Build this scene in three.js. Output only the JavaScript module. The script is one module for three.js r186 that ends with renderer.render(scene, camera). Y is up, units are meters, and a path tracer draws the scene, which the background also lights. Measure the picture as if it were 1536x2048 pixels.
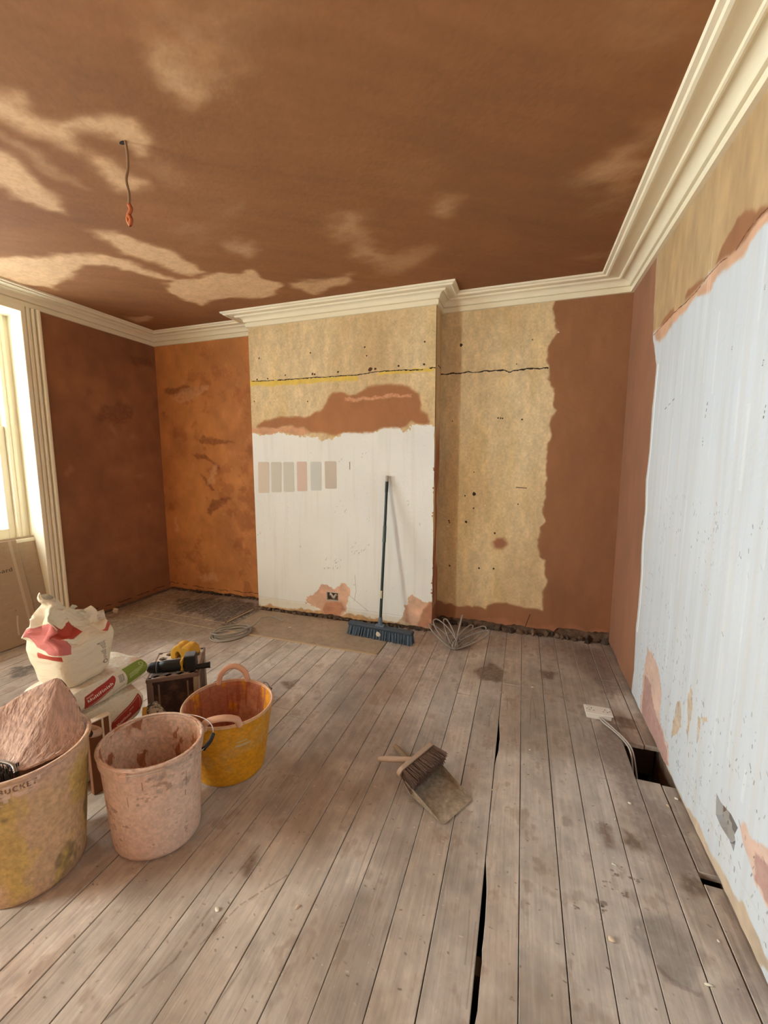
import * as THREE from 'three';
import { Sky } from 'three/addons/objects/Sky.js';
import { RoundedBoxGeometry } from 'three/addons/geometries/RoundedBoxGeometry.js';
import { mergeGeometries, mergeVertices, toCreasedNormals } from 'three/addons/utils/BufferGeometryUtils.js';
import { ImprovedNoise } from 'three/addons/math/ImprovedNoise.js';
import { RectAreaLightUniformsLib } from 'three/addons/lights/RectAreaLightUniformsLib.js';

// ------------------------------------------------------------------ camera, sky, sun, window light, exposure
const scene = new THREE.Scene();
const renderer = new THREE.WebGLRenderer({ antialias: true });
renderer.toneMapping = THREE.LinearToneMapping;
renderer.toneMappingExposure = 7.1;
renderer.shadowMap.enabled = true;
renderer.shadowMap.type = THREE.PCFSoftShadowMap;

const camera = new THREE.PerspectiveCamera(102.63, 1536 / 2048, 0.05, 200);   // wide phone lens, 820 px focal length
camera.position.set(0, 1.5, 0);
{
  const pitch = THREE.MathUtils.degToRad(7.16), yaw = THREE.MathUtils.degToRad(18.65);
  camera.lookAt(-Math.sin(yaw) * Math.cos(pitch), 1.5 - Math.sin(pitch), -Math.cos(yaw) * Math.cos(pitch));
}

const sunFrom = new THREE.Vector3(0.62, 0.62, -0.35).normalize();   // high behind the house: it lights the fronts across the street
const sky = new Sky();
sky.scale.setScalar(1000);
sky.name = 'sky';
Object.assign(sky.material.uniforms.turbidity, { value: 7 });
Object.assign(sky.material.uniforms.rayleigh, { value: 0.8 });
Object.assign(sky.material.uniforms.mieCoefficient, { value: 0.004 });
Object.assign(sky.material.uniforms.mieDirectionalG, { value: 0.75 });
sky.material.uniforms.sunPosition.value.copy(sunFrom);
scene.add(sky);
scene.environmentIntensity = 0.3;

const sun = new THREE.DirectionalLight(0xfff0dc, 0.5);
sun.position.copy(sunFrom).multiplyScalar(30);
sun.castShadow = true;
Object.assign(sun.shadow.camera, { left: -25, right: 25, top: 25, bottom: -25, near: 1, far: 80 });
sun.shadow.mapSize.set(2048, 2048);
scene.add(sun, sun.target);

// Daylight that comes in through the two sash windows of the left wall.
RectAreaLightUniformsLib.init();
for (const [z0, z1, power] of [[-2.29, -1.16, 1.6], [0.41, 1.54, 8.5]]) {   // the front opposite the second one stands in full sun
  const day = new THREE.RectAreaLight(0xeffaf5, power, z1 - z0, 1.78);
  day.name = 'window_daylight';
  day.position.set(-4.5, 1.75, (z0 + z1) / 2);
  day.lookAt(0, 1.75, (z0 + z1) / 2);
  scene.add(day);
}
// Outlines of stains, patches and marks, in metres on the surface that carries them (u along the wall or x, v up or -z).
const CEIL = [[0.75,0.05,[[-1.219,1.174],[-1.186,1.211],[-1.154,1.262],[-1.117,1.312],[-1.117,1.342],[-1.166,1.378],[-1.216,1.377],[-1.229,1.315],[-1.226,1.238]]],[0.5,0.09,[[-1.068,1.156],[-1.002,1.167],[-0.927,1.211],[-0.913,1.264],[-0.956,1.319],[-1.051,1.335],[-1.117,1.312],[-1.111,1.24]]],[0.5,0.1,[[-0.822,1.147],[-0.754,1.17],[-0.788,1.258],[-0.831,1.309],[-0.887,1.307],[-0.881,1.259],[-0.847,1.208]]],[0.3,0.15,[[-1.213,1.107],[-1.108,1.12],[-1.019,1.165],[-1.059,1.207],[-1.162,1.188]]],[0.85,0.04,[[-1.887,1.093],[-1.814,1.127],[-1.815,1.159],[-1.85,1.203],[-1.858,1.286],[-1.681,1.308],[-1.602,1.36],[-1.538,1.394],[-1.504,1.445],[-1.551,1.499],[-1.649,1.51],[-1.711,1.445],[-1.771,1.382],[-1.904,1.455],[-1.917,1.361],[-1.967,1.316],[-1.972,1.248],[-1.998,1.165]]],[0.8,0.04,[[-1.879,1.448],[-1.871,1.498],[-1.809,1.569],[-1.785,1.666],[-1.861,1.718],[-1.949,1.709],[-1.933,1.616],[-1.934,1.544]]],[0.9,0.035,[[-2.285,1.237],[-2.186,1.314],[-2.193,1.373],[-2.219,1.448],[-2.302,1.53],[-2.344,1.66],[-2.396,1.759],[-2.489,1.679],[-2.505,1.584],[-2.487,1.477],[-2.559,1.369]]],[0.5,0.03,[[-2.075,1.213],[-2.081,1.257],[-2.064,1.355],[-2.094,1.508],[-2.09,1.621],[-2.122,1.62],[-2.132,1.477],[-2.127,1.364],[-2.112,1.274],[-2.121,1.236]]],[0.3,0.06,[[-1.669,1.503],[-1.609,1.603],[-1.578,1.718],[-1.652,1.73],[-1.693,1.626],[-1.702,1.555]]],[0.9,0.025,[[-2.479,1.872],[-2.31,1.971],[-2.271,2.072],[-2.204,2.156],[-2.185,2.295],[-2.211,2.573],[-2.346,2.549],[-2.424,2.36],[-2.492,2.262],[-2.497,2.122],[-2.473,2.003]]],[0.9,0.025,[[-3.477,1.93],[-3.153,2.003],[-2.912,2.032],[-2.756,2.068],[-2.65,2.138],[-2.554,2.316],[-2.483,2.502],[-2.533,2.573],[-2.654,2.402],[-2.818,2.266],[-2.913,2.195],[-2.988,2.249],[-3.292,2.317],[-3.575,2.412],[-3.638,2.292],[-3.705,2.048]]],[0.95,0.02,[[-2.657,2.577],[-2.516,2.534],[-2.307,2.605],[-2.125,2.602],[-2.029,2.699],[-1.884,2.621],[-1.854,2.758],[-1.83,2.951],[-2.075,3.076],[-2.271,3.01],[-2.446,2.979],[-2.706,3.037],[-2.742,2.907],[-2.736,2.746]]],[0.8,0.03,[[-1.762,2.879],[-1.583,2.939],[-1.402,2.91],[-1.237,2.944],[-1.26,3.048],[-1.443,3.082],[-1.648,3.14],[-1.737,2.982]]],[0.6,0.05,[[-1.805,2.291],[-1.693,2.267],[-1.636,2.363],[-1.719,2.452],[-1.806,2.388]]],[0.55,0.07,[[-1.082,2.227],[-0.95,2.234],[-0.939,2.352],[-1.028,2.491],[-0.932,2.585],[-0.904,2.728],[-0.947,2.859],[-1.042,2.789],[-1.086,2.631],[-1.086,2.472],[-1.085,2.329]]],[0.35,0.08,[[-1.643,1.919],[-1.514,1.918],[-1.482,1.996],[-1.515,2.081],[-1.588,2.007],[-1.665,1.981]]],[0.6,0.03,[[-3.606,3.063],[-3.354,3.113],[-3.427,3.234],[-3.642,3.2]]],[0.3,0.1,[[-1.94,2.014],[-1.702,2.042],[-1.741,2.191],[-1.982,2.169]]],[0.55,0.06,[[0.192,2.279],[0.267,2.22],[0.376,2.179],[0.409,2.118],[0.416,2.041],[0.449,2.021],[0.467,2.071],[0.446,2.158],[0.46,2.253],[0.469,2.373],[0.403,2.405],[0.405,2.524],[0.349,2.526],[0.307,2.411],[0.226,2.383]]],[0.5,0.05,[[-0.517,2.322],[-0.479,2.268],[-0.391,2.276],[-0.375,2.347],[-0.405,2.455],[-0.495,2.413]]],[0.4,0.12,[[0.205,1.564],[0.317,1.545],[0.441,1.586],[0.447,1.66],[0.436,1.728],[0.365,1.671],[0.279,1.659]]],[0.35,0.05,[[0.248,3.151],[0.378,3.126],[0.415,3.173],[0.333,3.235]]],[0.4,0.06,[[-0.952,2.819],[-0.898,2.764],[-0.717,2.723],[-0.596,2.764],[-0.647,2.849],[-0.864,3.007],[-1.025,3.037]]],[0.25,0.06,[[0.305,2.623],[0.385,2.538],[0.41,2.612],[0.377,2.695]]],[0.22,0.12,[[-0.619,2.06],[-0.446,2.046],[-0.499,2.178],[-0.615,2.179]]]];
const CH_WHITE = [[-2.531,1.765],[-2.391,1.739],[-2.337,1.761],[-2.254,1.736],[-2.19,1.767],[-2.008,1.728],[-1.791,1.707],[-1.753,1.672],[-1.676,1.688],[-1.619,1.704],[-1.544,1.736],[-1.47,1.751],[-1.219,1.746],[-1.15,1.777],[-1.03,1.79],[-0.979,1.741],[-0.912,1.755],[-0.896,1.794],[-0.782,1.806],[-0.67,1.788],[-0.643,0.22],[-0.796,0.263],[-0.883,0.314],[-0.935,0.238],[-0.969,0.093],[-1.023,0.036],[-1.186,0.05],[-1.336,0.061],[-1.47,0.044],[-1.568,-0.006],[-1.769,-0.009],[-1.975,0.023],[-2.211,0.013],[-2.322,-0.0],[-2.455,0.034],[-2.615,0.046]];
const CH_RED = [[-2.452,1.818],[-2.353,1.877],[-2.206,1.899],[-2.003,1.893],[-1.865,1.897],[-1.786,1.936],[-1.728,1.959],[-1.689,2.024],[-1.632,2.088],[-1.539,2.091],[-1.467,2.063],[-1.359,2.09],[-1.288,2.126],[-1.15,2.142],[-0.998,2.133],[-0.915,2.098],[-0.85,2.048],[-0.824,1.97],[-0.832,1.917],[-0.767,1.876],[-0.734,1.813],[-0.782,1.802],[-0.913,1.818],[-0.979,1.772],[-1.15,1.777],[-1.254,1.747],[-1.434,1.751],[-1.544,1.753],[-1.638,1.721],[-1.771,1.741],[-1.868,1.751],[-1.926,1.804],[-2.045,1.816],[-2.21,1.803],[-2.335,1.815]];
const CH_PINK = [[[-2.496,1.806],[-2.335,1.809],[-2.046,1.813],[-1.906,1.795],[-1.868,1.743],[-2.008,1.732],[-2.19,1.771],[-2.253,1.747],[-2.391,1.75],[-2.497,1.774]],[[-1.95,0.179],[-1.845,0.229],[-1.782,0.311],[-1.722,0.335],[-1.643,0.306],[-1.583,0.331],[-1.563,0.369],[-1.505,0.357],[-1.487,0.267],[-1.508,0.154],[-1.548,0.056],[-1.628,-0.01],[-1.768,0.01],[-1.767,0.067],[-1.848,0.095],[-1.941,0.133]],[[-0.883,0.314],[-0.813,0.27],[-0.745,0.26],[-0.644,0.289],[-0.64,0.048],[-0.845,0.011],[-0.969,0.075],[-0.952,0.183]]];
const CH_DEEP = [[[-1.725,0.157],[-1.566,0.185],[-1.528,0.115],[-1.608,-0.004],[-1.728,0.015],[-1.767,0.067]],[[-0.728,0.279],[-0.644,0.289],[-0.64,0.048],[-0.828,0.022],[-0.795,0.15]]];
const CH_SCRAPE = [[[-1.503,2.049],[-1.431,2.037],[-1.324,2.048],[-1.167,2.048],[-1.081,2.06],[-0.898,2.043],[-0.898,2.023],[-1.081,2.032],[-1.167,2.025],[-1.324,2.016],[-1.449,2.014],[-1.503,2.024]]];
const CH_YEL = [[[-2.507,2.25],[-2.193,2.241],[-1.798,2.237],[-1.393,2.233],[-1.393,2.191],[-1.799,2.192],[-2.195,2.192],[-2.509,2.202]],[[-1.201,2.247],[-0.982,2.248],[-0.717,2.249],[-0.716,2.222],[-0.982,2.217],[-1.201,2.22]]];
const CH_CRACK = [[-2.475,2.249],[-2.193,2.241],[-1.798,2.24],[-1.61,2.24],[-1.393,2.239],[-1.184,2.251],[-1.015,2.252],[-0.916,2.245],[-0.852,2.244],[-0.709,2.25]];
const CH_SPOTS = [[-1.27,2.275,0.0206],[-1.227,2.275,0.0111],[-1.826,2.269,0.0111],[-1.803,2.266,0.0095],[-2.105,2.278,0.0079],[-1.02,2.284,0.0095],[-0.801,2.281,0.0095],[-2.381,2.449,0.0079],[-1.321,2.459,0.0079],[-0.798,2.457,0.0079],[-1.573,2.272,0.0095],[-1.841,2.454,0.0079],[-2.411,2.258,0.0095],[-2.295,2.259,0.0079],[-1.304,2.387,0.0079],[-2.452,2.058,0.0063],[-1.881,2.033,0.0063],[-2.582,2.265,0.0079]];
const CH_BOX = [[-1.729,0.256],[-1.592,0.271],[-1.601,0.181],[-1.725,0.17]];
const SWATCH = [[[-2.435,1.486],[-2.312,1.486],[-2.32,1.189],[-2.442,1.186]],[[-2.289,1.486],[-2.175,1.486],[-2.182,1.198],[-2.294,1.195]],[[-2.155,1.486],[-2.04,1.486],[-2.044,1.205],[-2.158,1.202]],[[-2.009,1.49],[-1.903,1.49],[-1.906,1.215],[-2.011,1.213]],[[-1.865,1.488],[-1.753,1.488],[-1.755,1.224],[-1.866,1.222]],[[-1.719,1.493],[-1.602,1.493],[-1.602,1.245],[-1.718,1.243]]];
const CH_MARKS = [[[-1.658,0.544],30],[[-1.369,0.709],20],[[-1.582,1.085],6],[[-1.473,1.458],0],[[-1.419,0.365],1],[[-1.977,0.686],4],[[-0.838,0.963],3],[[-0.941,1.141],4],[[-2.455,0.788],3],[[-1.294,0.984],2],[[-1.557,1.517],2],[[-1.327,1.55],2]];
const AL_RED = [[[0.211,2.765],[0.198,2.73],[0.174,2.636],[0.185,2.546],[0.209,2.499],[0.162,2.412],[0.144,2.323],[0.164,2.229],[0.16,2.137],[0.201,2.057],[0.199,1.948],[0.23,1.916],[0.203,1.854],[0.2,1.759],[0.184,1.632],[0.176,1.47],[0.19,1.34],[0.188,1.208],[0.179,1.075],[0.197,1.009],[0.153,0.956],[0.15,0.837],[0.157,0.7],[0.197,0.669],[0.202,0.566],[0.222,0.464],[0.202,0.392],[0.215,0.217],[0.089,0.228],[0.006,0.245],[-0.095,0.261],[-0.23,0.236],[-0.263,0.177],[-0.369,0.211],[-0.548,0.19],[-0.771,0.212],[-0.763,-0.355],[0.739,-0.113],[0.844,0.058],[0.795,2.805]]];
const AL_CRACK = [[-0.747,2.239],[-0.541,2.242],[-0.407,2.243],[-0.293,2.243],[-0.181,2.24],[-0.149,2.224],[-0.102,2.233],[-0.04,2.235],[0.066,2.236],[0.156,2.233]];
const AL_OVAL = [[-0.231,0.795],[-0.198,0.829],[-0.148,0.836],[-0.106,0.812],[-0.108,0.777],[-0.145,0.745],[-0.204,0.744]];
const AL_SPOTS = [[-0.396,1.213,0.015],[-0.216,1.852,0.0067],[-0.196,1.851,0.0067],[-0.179,1.849,0.0067],[-0.609,0.966,0.0067],[-0.605,0.95,0.0067],[-0.459,0.964,0.0117],[-0.335,0.555,0.0083],[-0.21,0.56,0.0083],[-0.595,0.555,0.0083],[-0.211,0.876,0.0083],[-0.025,1.834,0.0067],[-0.537,2.465,0.0133],[0.031,2.457,0.005],[-0.396,1.087,0.0067],[-0.473,1.194,0.0067],[-0.029,1.135,0.005],[-0.401,1.4,0.005],[-0.085,2.278,0.005],[-0.597,1.838,0.005]];
const AL_WSPOTS = [[-0.4,1.693],[-0.617,0.916],[-0.3,1.117],[0.219,2.498]];
const AL_STREAK = [[-0.05,1.276],[0.037,1.271]];
const AL_SMUDGE = [[0.071,0.064],[0.107,0.185]];
const RW_BROWN = [[2.957,2.884],[3.064,2.756],[3.054,2.499],[3.021,2.267],[2.894,2.057],[2.902,1.906],[2.904,1.692],[2.906,1.551],[2.923,1.38],[2.893,1.197],[2.906,1.007],[2.871,0.807],[2.867,0.631],[2.88,0.429],[2.853,0.172],[2.875,-0.011],[4.039,-0.679],[5.11,4.078]];
const RW_DIAG = [[3.012,2.262],[2.823,2.267],[2.656,2.277],[2.507,2.27],[2.343,2.271],[2.221,2.292],[2.111,2.298],[1.985,2.28],[1.905,2.308],[1.849,2.318],[1.774,2.319],[0.9,2.3],[0.3,2.3]];
const RW_EDGE = [[2.957,2.884],[3.064,2.756],[3.054,2.499],[3.021,2.267],[2.894,2.057],[2.902,1.906],[2.904,1.692],[2.906,1.551],[2.923,1.38],[2.893,1.197],[2.906,1.007],[2.871,0.807],[2.867,0.631],[2.88,0.429],[2.853,0.172],[2.875,-0.011]];
const RW_REDP = [[[2.154,2.311],[2.084,2.292],[1.974,2.28],[1.903,2.297],[1.848,2.312],[1.773,2.314],[1.684,2.296],[1.69,2.324],[1.777,2.334],[1.857,2.359],[1.923,2.389],[1.99,2.405],[2.03,2.379],[2.111,2.353]],[[2.906,2.275],[2.807,2.302],[2.662,2.301],[2.644,2.273],[2.746,2.26]],[[2.511,2.285],[2.462,2.322],[2.284,2.299],[2.223,2.299],[2.345,2.278]]];
const RW_PINKB = [[3.012,2.262],[2.823,2.267],[2.656,2.277],[2.507,2.27],[2.343,2.271],[2.221,2.292],[2.111,2.298],[1.985,2.28],[1.905,2.308],[1.849,2.318],[1.774,2.319],[1.65,2.309],[1.635,2.233],[1.764,2.275],[1.857,2.265],[1.912,2.243],[1.998,2.234],[2.125,2.242],[2.189,2.215],[2.37,2.243],[2.642,2.221],[2.855,2.188],[2.963,2.225]];
const RW_PINK = [[[2.626,0.435],[2.526,0.435],[2.413,0.412],[2.35,0.34],[2.326,0.25],[2.312,0.146],[2.186,0.12],[2.15,0.03],[2.279,-0.031],[2.389,-0.063],[2.489,-0.053],[2.582,-0.031],[2.651,0.012],[2.672,0.086],[2.656,0.226]],[[1.506,0.339],[1.451,0.33],[1.352,0.393],[1.28,0.439],[1.241,0.247],[1.335,0.215],[1.406,0.215],[1.434,0.251],[1.503,0.273]]];
const RW_MAUVE = [[[2.627,0.251],[2.511,0.262],[2.459,0.191],[2.326,0.146],[2.207,0.105],[2.162,0.029],[2.283,-0.015],[2.491,-0.044],[2.629,0.003]],[[1.424,0.297],[1.34,0.338],[1.267,0.374],[1.246,0.268],[1.338,0.228],[1.418,0.226]]];
const RW_TAN = [[[2.154,0.187],[2.14,0.362],[2.096,0.409],[2.065,0.374],[2.059,0.303],[2.089,0.249]],[[1.979,0.275],[2.015,0.485],[1.988,0.536],[1.964,0.514],[1.969,0.354]],[[1.889,0.339],[1.899,0.454],[1.871,0.472],[1.87,0.375]],[[1.863,0.476],[1.821,0.503],[1.816,0.485],[1.852,0.462]]];
const RW_BASE = [[2.296,0.033],[2.162,0.029],[2.089,0.025],[1.978,0.022],[1.864,0.04],[1.799,0.061],[1.745,0.044],[1.656,0.053],[1.552,0.068],[1.452,0.09],[1.398,0.082],[1.286,0.079],[1.438,-0.127],[1.708,-0.111],[2.107,-0.088],[2.507,-0.108]];
const RW_HOLE = [[1.688,0.286],[1.652,0.28],[1.578,0.298],[1.529,0.292],[1.544,0.252],[1.534,0.236],[1.537,0.195],[1.57,0.207],[1.634,0.2],[1.677,0.209]];
const RW_SCRATCH = [[[2.668,1.778],[2.497,1.823]],[[2.105,1.743],[2.117,1.666]],[[2.119,1.599],[2.115,1.555]],[[1.695,1.823],[1.699,1.801]],[[1.651,1.675],[1.659,1.625]],[[1.737,2.067],[1.738,2.049]],[[1.929,1.923],[1.931,1.908]]];
const LA_DARK = [[[-3.439,1.566],[-3.275,1.565],[-3.087,1.446],[-3.078,1.387],[-3.182,1.485],[-3.379,1.515]],[[-3.34,1.344],[-3.202,1.165],[-3.152,1.186],[-3.292,1.325]],[[-3.291,0.958],[-3.209,1.063],[-2.914,1.112],[-3.063,1.027],[-3.245,0.898]],[[-3.34,1.705],[-3.262,1.762],[-3.021,1.739],[-2.836,1.678],[-3.024,1.681],[-3.293,1.664]],[[-3.783,2.274],[-3.573,2.302],[-3.278,2.248],[-3.478,2.219],[-3.735,2.213]],[[-3.301,2.268],[-3.263,2.285],[-3.229,2.254],[-3.267,2.228]]];
const LA_PALE = [[[-3.687,2.171],[-3.475,2.258],[-3.177,2.299],[-3.156,2.26],[-3.333,2.154],[-3.587,2.127]],[[-3.744,0.834],[-3.688,0.858],[-3.715,0.685],[-3.756,0.683]],[[-3.069,0.926],[-3.019,0.948],[-3.071,0.905]],[[-3.473,0.184],[-3.21,0.251],[-3.165,0.17],[-3.372,0.129]],[[-3.184,1.446],[-3.111,1.446],[-3.172,1.246],[-3.246,1.265]]];
const LW_PALE = [[[3.248,1.331],[3.363,1.367],[3.429,1.324],[3.289,1.29]],[[3.244,1.791],[3.288,1.794],[3.316,1.738],[3.272,1.735]],[[2.553,1.39],[2.608,1.471],[2.651,1.421],[2.581,1.356]],[[3.006,1.829],[3.048,1.868],[3.118,1.764],[3.058,1.761]],[[3.38,1.024],[3.428,1.029],[3.434,0.957],[3.388,0.972]]];
const LW_DARK = [[[2.946,2.0],[3.145,2.077],[3.307,2.023],[3.254,1.905],[3.046,1.85],[2.917,1.875]],[[3.307,2.526],[3.536,2.615],[3.576,2.527],[3.389,2.469]],[[2.828,2.07],[2.894,2.215],[2.896,2.148],[2.844,2.055]]];
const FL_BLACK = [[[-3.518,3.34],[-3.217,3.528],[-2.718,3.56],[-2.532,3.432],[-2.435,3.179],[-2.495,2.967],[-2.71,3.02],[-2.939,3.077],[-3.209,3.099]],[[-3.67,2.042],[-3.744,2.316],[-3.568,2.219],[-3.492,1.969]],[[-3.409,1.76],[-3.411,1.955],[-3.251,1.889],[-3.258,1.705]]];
const FL_DUST = [[[-3.795,1.91],[-3.703,2.329],[-3.41,2.658],[-2.882,2.607],[-2.556,2.162],[-2.473,1.719],[-2.829,1.387]],[[-1.645,2.47],[-1.015,2.683],[-0.842,2.058],[-1.145,1.692],[-1.421,1.814]],[[-1.684,0.683],[-1.508,0.712],[-1.384,0.681],[-1.315,0.602],[-1.383,0.534]]];
const FL_GREY = [[[0.395,1.37],[0.444,1.405],[0.505,1.419],[0.561,1.395],[0.569,1.34],[0.552,1.269],[0.513,1.225],[0.475,1.221],[0.44,1.231],[0.416,1.288],[0.392,1.316]],[[-1.183,2.214],[-1.098,2.504],[-0.929,2.36],[-0.916,2.083],[-1.035,1.992]],[[-0.439,2.406],[-0.236,2.533],[-0.18,2.281],[-0.384,2.118]]];
const FL_RING = [[0.435,1.262],[0.456,1.243],[0.485,1.234],[0.515,1.232],[0.54,1.235]];
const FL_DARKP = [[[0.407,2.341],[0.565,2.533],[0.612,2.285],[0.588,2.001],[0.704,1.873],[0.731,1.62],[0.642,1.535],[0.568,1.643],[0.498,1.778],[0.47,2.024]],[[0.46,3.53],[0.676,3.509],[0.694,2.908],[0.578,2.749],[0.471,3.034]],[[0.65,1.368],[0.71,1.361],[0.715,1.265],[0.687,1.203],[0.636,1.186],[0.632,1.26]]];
const FL_BROWN = [[[-0.271,2.857],[-0.16,3.011],[-0.065,2.889],[-0.091,2.74],[-0.224,2.729]],[[0.173,3.007],[0.273,3.003],[0.25,2.889],[0.186,2.902]],[[0.575,2.586],[0.676,2.57],[0.666,2.473],[0.578,2.466]],[[0.601,1.595],[0.663,1.597],[0.679,1.556],[0.619,1.51],[0.599,1.538]],[[-1.511,2.261],[-1.431,2.322],[-1.382,2.239],[-1.428,2.192]],[[0.345,1.752],[0.39,1.742],[0.397,1.628],[0.364,1.639]],[[0.437,1.745],[0.487,1.726],[0.525,1.671],[0.501,1.642],[0.438,1.664]],[[-0.931,1.097],[-0.927,1.181],[-0.884,1.153],[-0.874,1.078]]];
const FL_LINES = [[[-3.602,2.88],[-2.562,2.849]],[[-3.528,3.02],[-2.571,2.991]],[[-0.921,1.205],[-0.94,1.001],[-0.939,0.804],[-1.011,0.638]],[[-0.755,1.137],[-0.853,0.996],[-0.896,0.859]],[[-0.532,2.886],[-0.102,2.952],[0.265,2.881]],[[0.483,2.888],[0.678,2.83]]];
const FL_SPOTS = [[-0.958,1.08,0.007],[-0.604,1.977,0.003],[-0.036,2.33,0.004],[0.313,1.382,0.02],[0.344,1.47,0.014],[0.441,1.522,0.015],[0.395,1.452,0.012],[-0.062,1.589,0.004],[0.031,1.374,0.005],[-0.251,1.099,0.006],[0.03,1.037,0.006],[-0.861,1.12,0.004],[0.226,1.361,0.012],[0.32,1.376,0.012],[0.385,1.522,0.016],[-0.452,2.97,0.004]];
const CHIPS = [[0.322,1.285],[0.566,1.247],[-0.913,0.957],[-0.664,1.052],[0.114,2.744],[0.504,1.891],[0.657,1.931],[0.706,1.987],[-0.173,1.87],[-0.074,1.777],[-0.079,2.617],[-0.221,3.09],[0.345,1.752],[0.381,1.56],[0.641,1.388],[-3.856,2.073],[0.425,1.779],[0.754,1.89],[0.246,1.948],[0.092,2.11]];
// ------------------------------------------------------------------ helpers
let seed = 20240517;
const rnd = () => { seed = (seed + 0x6d2b79f5) | 0; let t = Math.imul(seed ^ (seed >>> 15), 1 | seed); t = (t + Math.imul(t ^ (t >>> 7), 61 | t)) ^ t; return ((t ^ (t >>> 14)) >>> 0) / 4294967296; };
const rr = (a, b) => a + (b - a) * rnd();
const V = (x, y, z) => new THREE.Vector3(x, y, z);
const lerp = (a, b, t) => a + (b - a) * t, clamp01 = (x) => (x < 0 ? 0 : x > 1 ? 1 : x), sstep = (a, b, x) => { const t = clamp01((x - a) / (b - a)); return t * t * (3 - 2 * t); };
const LAT = new Float32Array(65536).map(() => rnd());
function vn(x, y) {            // value noise 0..1
  const xi = Math.floor(x), yi = Math.floor(y); let fx = x - xi, fy = y - yi;
  fx = fx * fx * (3 - 2 * fx); fy = fy * fy * (3 - 2 * fy);
  const a = LAT[((yi & 255) << 8) | (xi & 255)], b = LAT[((yi & 255) << 8) | ((xi + 1) & 255)], c = LAT[(((yi + 1) & 255) << 8) | (xi & 255)], d = LAT[(((yi + 1) & 255) << 8) | ((xi + 1) & 255)];
  return a + (b - a) * fx + (c - a) * fy + (a - b - c + d) * fx * fy;
}
const fbm = (x, y, n = 4) => { let s = 0, a = 0.5, t = 0; for (let i = 0; i < n; i++) { s += a * vn(x + i * 37.3, y + i * 17.7); t += a; a *= 0.55; x *= 2.03; y *= 2.03; } return s / t; };
const PN = new ImprovedNoise(), n3 = (x, y, z) => PN.noise(x, y, z);

const names = new Map();
const numbered = (n) => { const k = names.get(n) ?? 0; names.set(n, k + 1); return k ? n + '_' + String(k).padStart(3, '0') : n; };
function add(parent, name, geo, material) {
  const m = new THREE.Mesh(geo, material);
  m.name = parent === scene ? numbered(name) : name; m.castShadow = m.receiveShadow = true; parent.add(m); return m;
}
function thing(name, label, category, [x, y, z] = [0, 0, 0], turn = 0, group) {
  const g = new THREE.Group(); g.name = numbered(name); g.position.set(x, y, z); g.rotation.y = turn; scene.add(g);
  g.userData = { label, category }; if (group) g.userData.group = group; return g;
}
function tag(o, label, category, group) { Object.assign(o.userData, { label, category }); if (group) o.userData.group = group; return o; }
function struct(name) { const g = new THREE.Group(); g.name = name; g.userData.kind = 'structure'; scene.add(g); return g; }
const M = (color, roughness = 0.9, extra = {}) => new THREE.MeshStandardMaterial({ color, roughness, ...extra });
const box = (x0, x1, y0, y1, z0, z1) => new THREE.BoxGeometry(Math.abs(x1 - x0), Math.abs(y1 - y0), Math.abs(z1 - z0)).translate((x0 + x1) / 2, (y0 + y1) / 2, (z0 + z1) / 2);
const rbox = (w, h, d, r = 0.004, s = 2) => new RoundedBoxGeometry(w, h, d, s, r);
const rb = (x0, x1, y0, y1, z0, z1, r = 0.004) => rbox(Math.abs(x1 - x0), Math.abs(y1 - y0), Math.abs(z1 - z0), r, 1).translate((x0 + x1) / 2, (y0 + y1) / 2, (z0 + z1) / 2);
const join = (list) => mergeGeometries(list.map((g) => { const h = g.index ? g.toNonIndexed() : g; for (const k of Object.keys(h.attributes)) if (!['position', 'normal', 'uv'].includes(k)) h.deleteAttribute(k); h.morphAttributes = {}; return h; }));
const tube = (pts, r, seg = 40, rad = 7, closed = false) => new THREE.TubeGeometry(new THREE.CatmullRomCurve3(pts.map((p) => (p.isVector3 ? p : V(...p))), closed), seg, r, rad, closed);
const rod = (a, b, r, rad = 10, r2 = r) => { const A = V(...a), B = V(...b), L = A.distanceTo(B); const g = new THREE.CylinderGeometry(r2, r, L, rad); g.applyQuaternion(new THREE.Quaternion().setFromUnitVectors(V(0, 1, 0), B.clone().sub(A).normalize())); return g.translate((A.x + B.x) / 2, (A.y + B.y) / 2, (A.z + B.z) / 2); };
// uv in metres from the place: faces that look along x take (-z, y), along y (x, -z), along z (x, y)
function worldUV(g) {
  g = g.index ? g.toNonIndexed() : g;
  const p = g.attributes.position, uv = new Float32Array(p.count * 2), a = V(), b = V(), c = V();
  for (let i = 0; i < p.count; i += 3) {
    a.fromBufferAttribute(p, i); b.fromBufferAttribute(p, i + 1); c.fromBufferAttribute(p, i + 2);
    const n = b.clone().sub(a).cross(c.clone().sub(a)), ax = Math.abs(n.x), ay = Math.abs(n.y), az = Math.abs(n.z);
    [a, b, c].forEach((q, k) => { const j = (i + k) * 2; if (ay >= ax && ay >= az) { uv[j] = q.x; uv[j + 1] = -q.z; } else if (ax >= az) { uv[j] = -q.z; uv[j + 1] = q.y; } else { uv[j] = q.x; uv[j + 1] = q.y; } });
  }
  g.setAttribute('uv', new THREE.BufferAttribute(uv, 2)); return g;
}
function warp(g, f) { const p = g.attributes.position, v = V(); for (let i = 0; i < p.count; i++) { v.fromBufferAttribute(p, i); f(v, i); p.setXYZ(i, v.x, v.y, v.z); } g.computeVertexNormals(); return g; }
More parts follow.
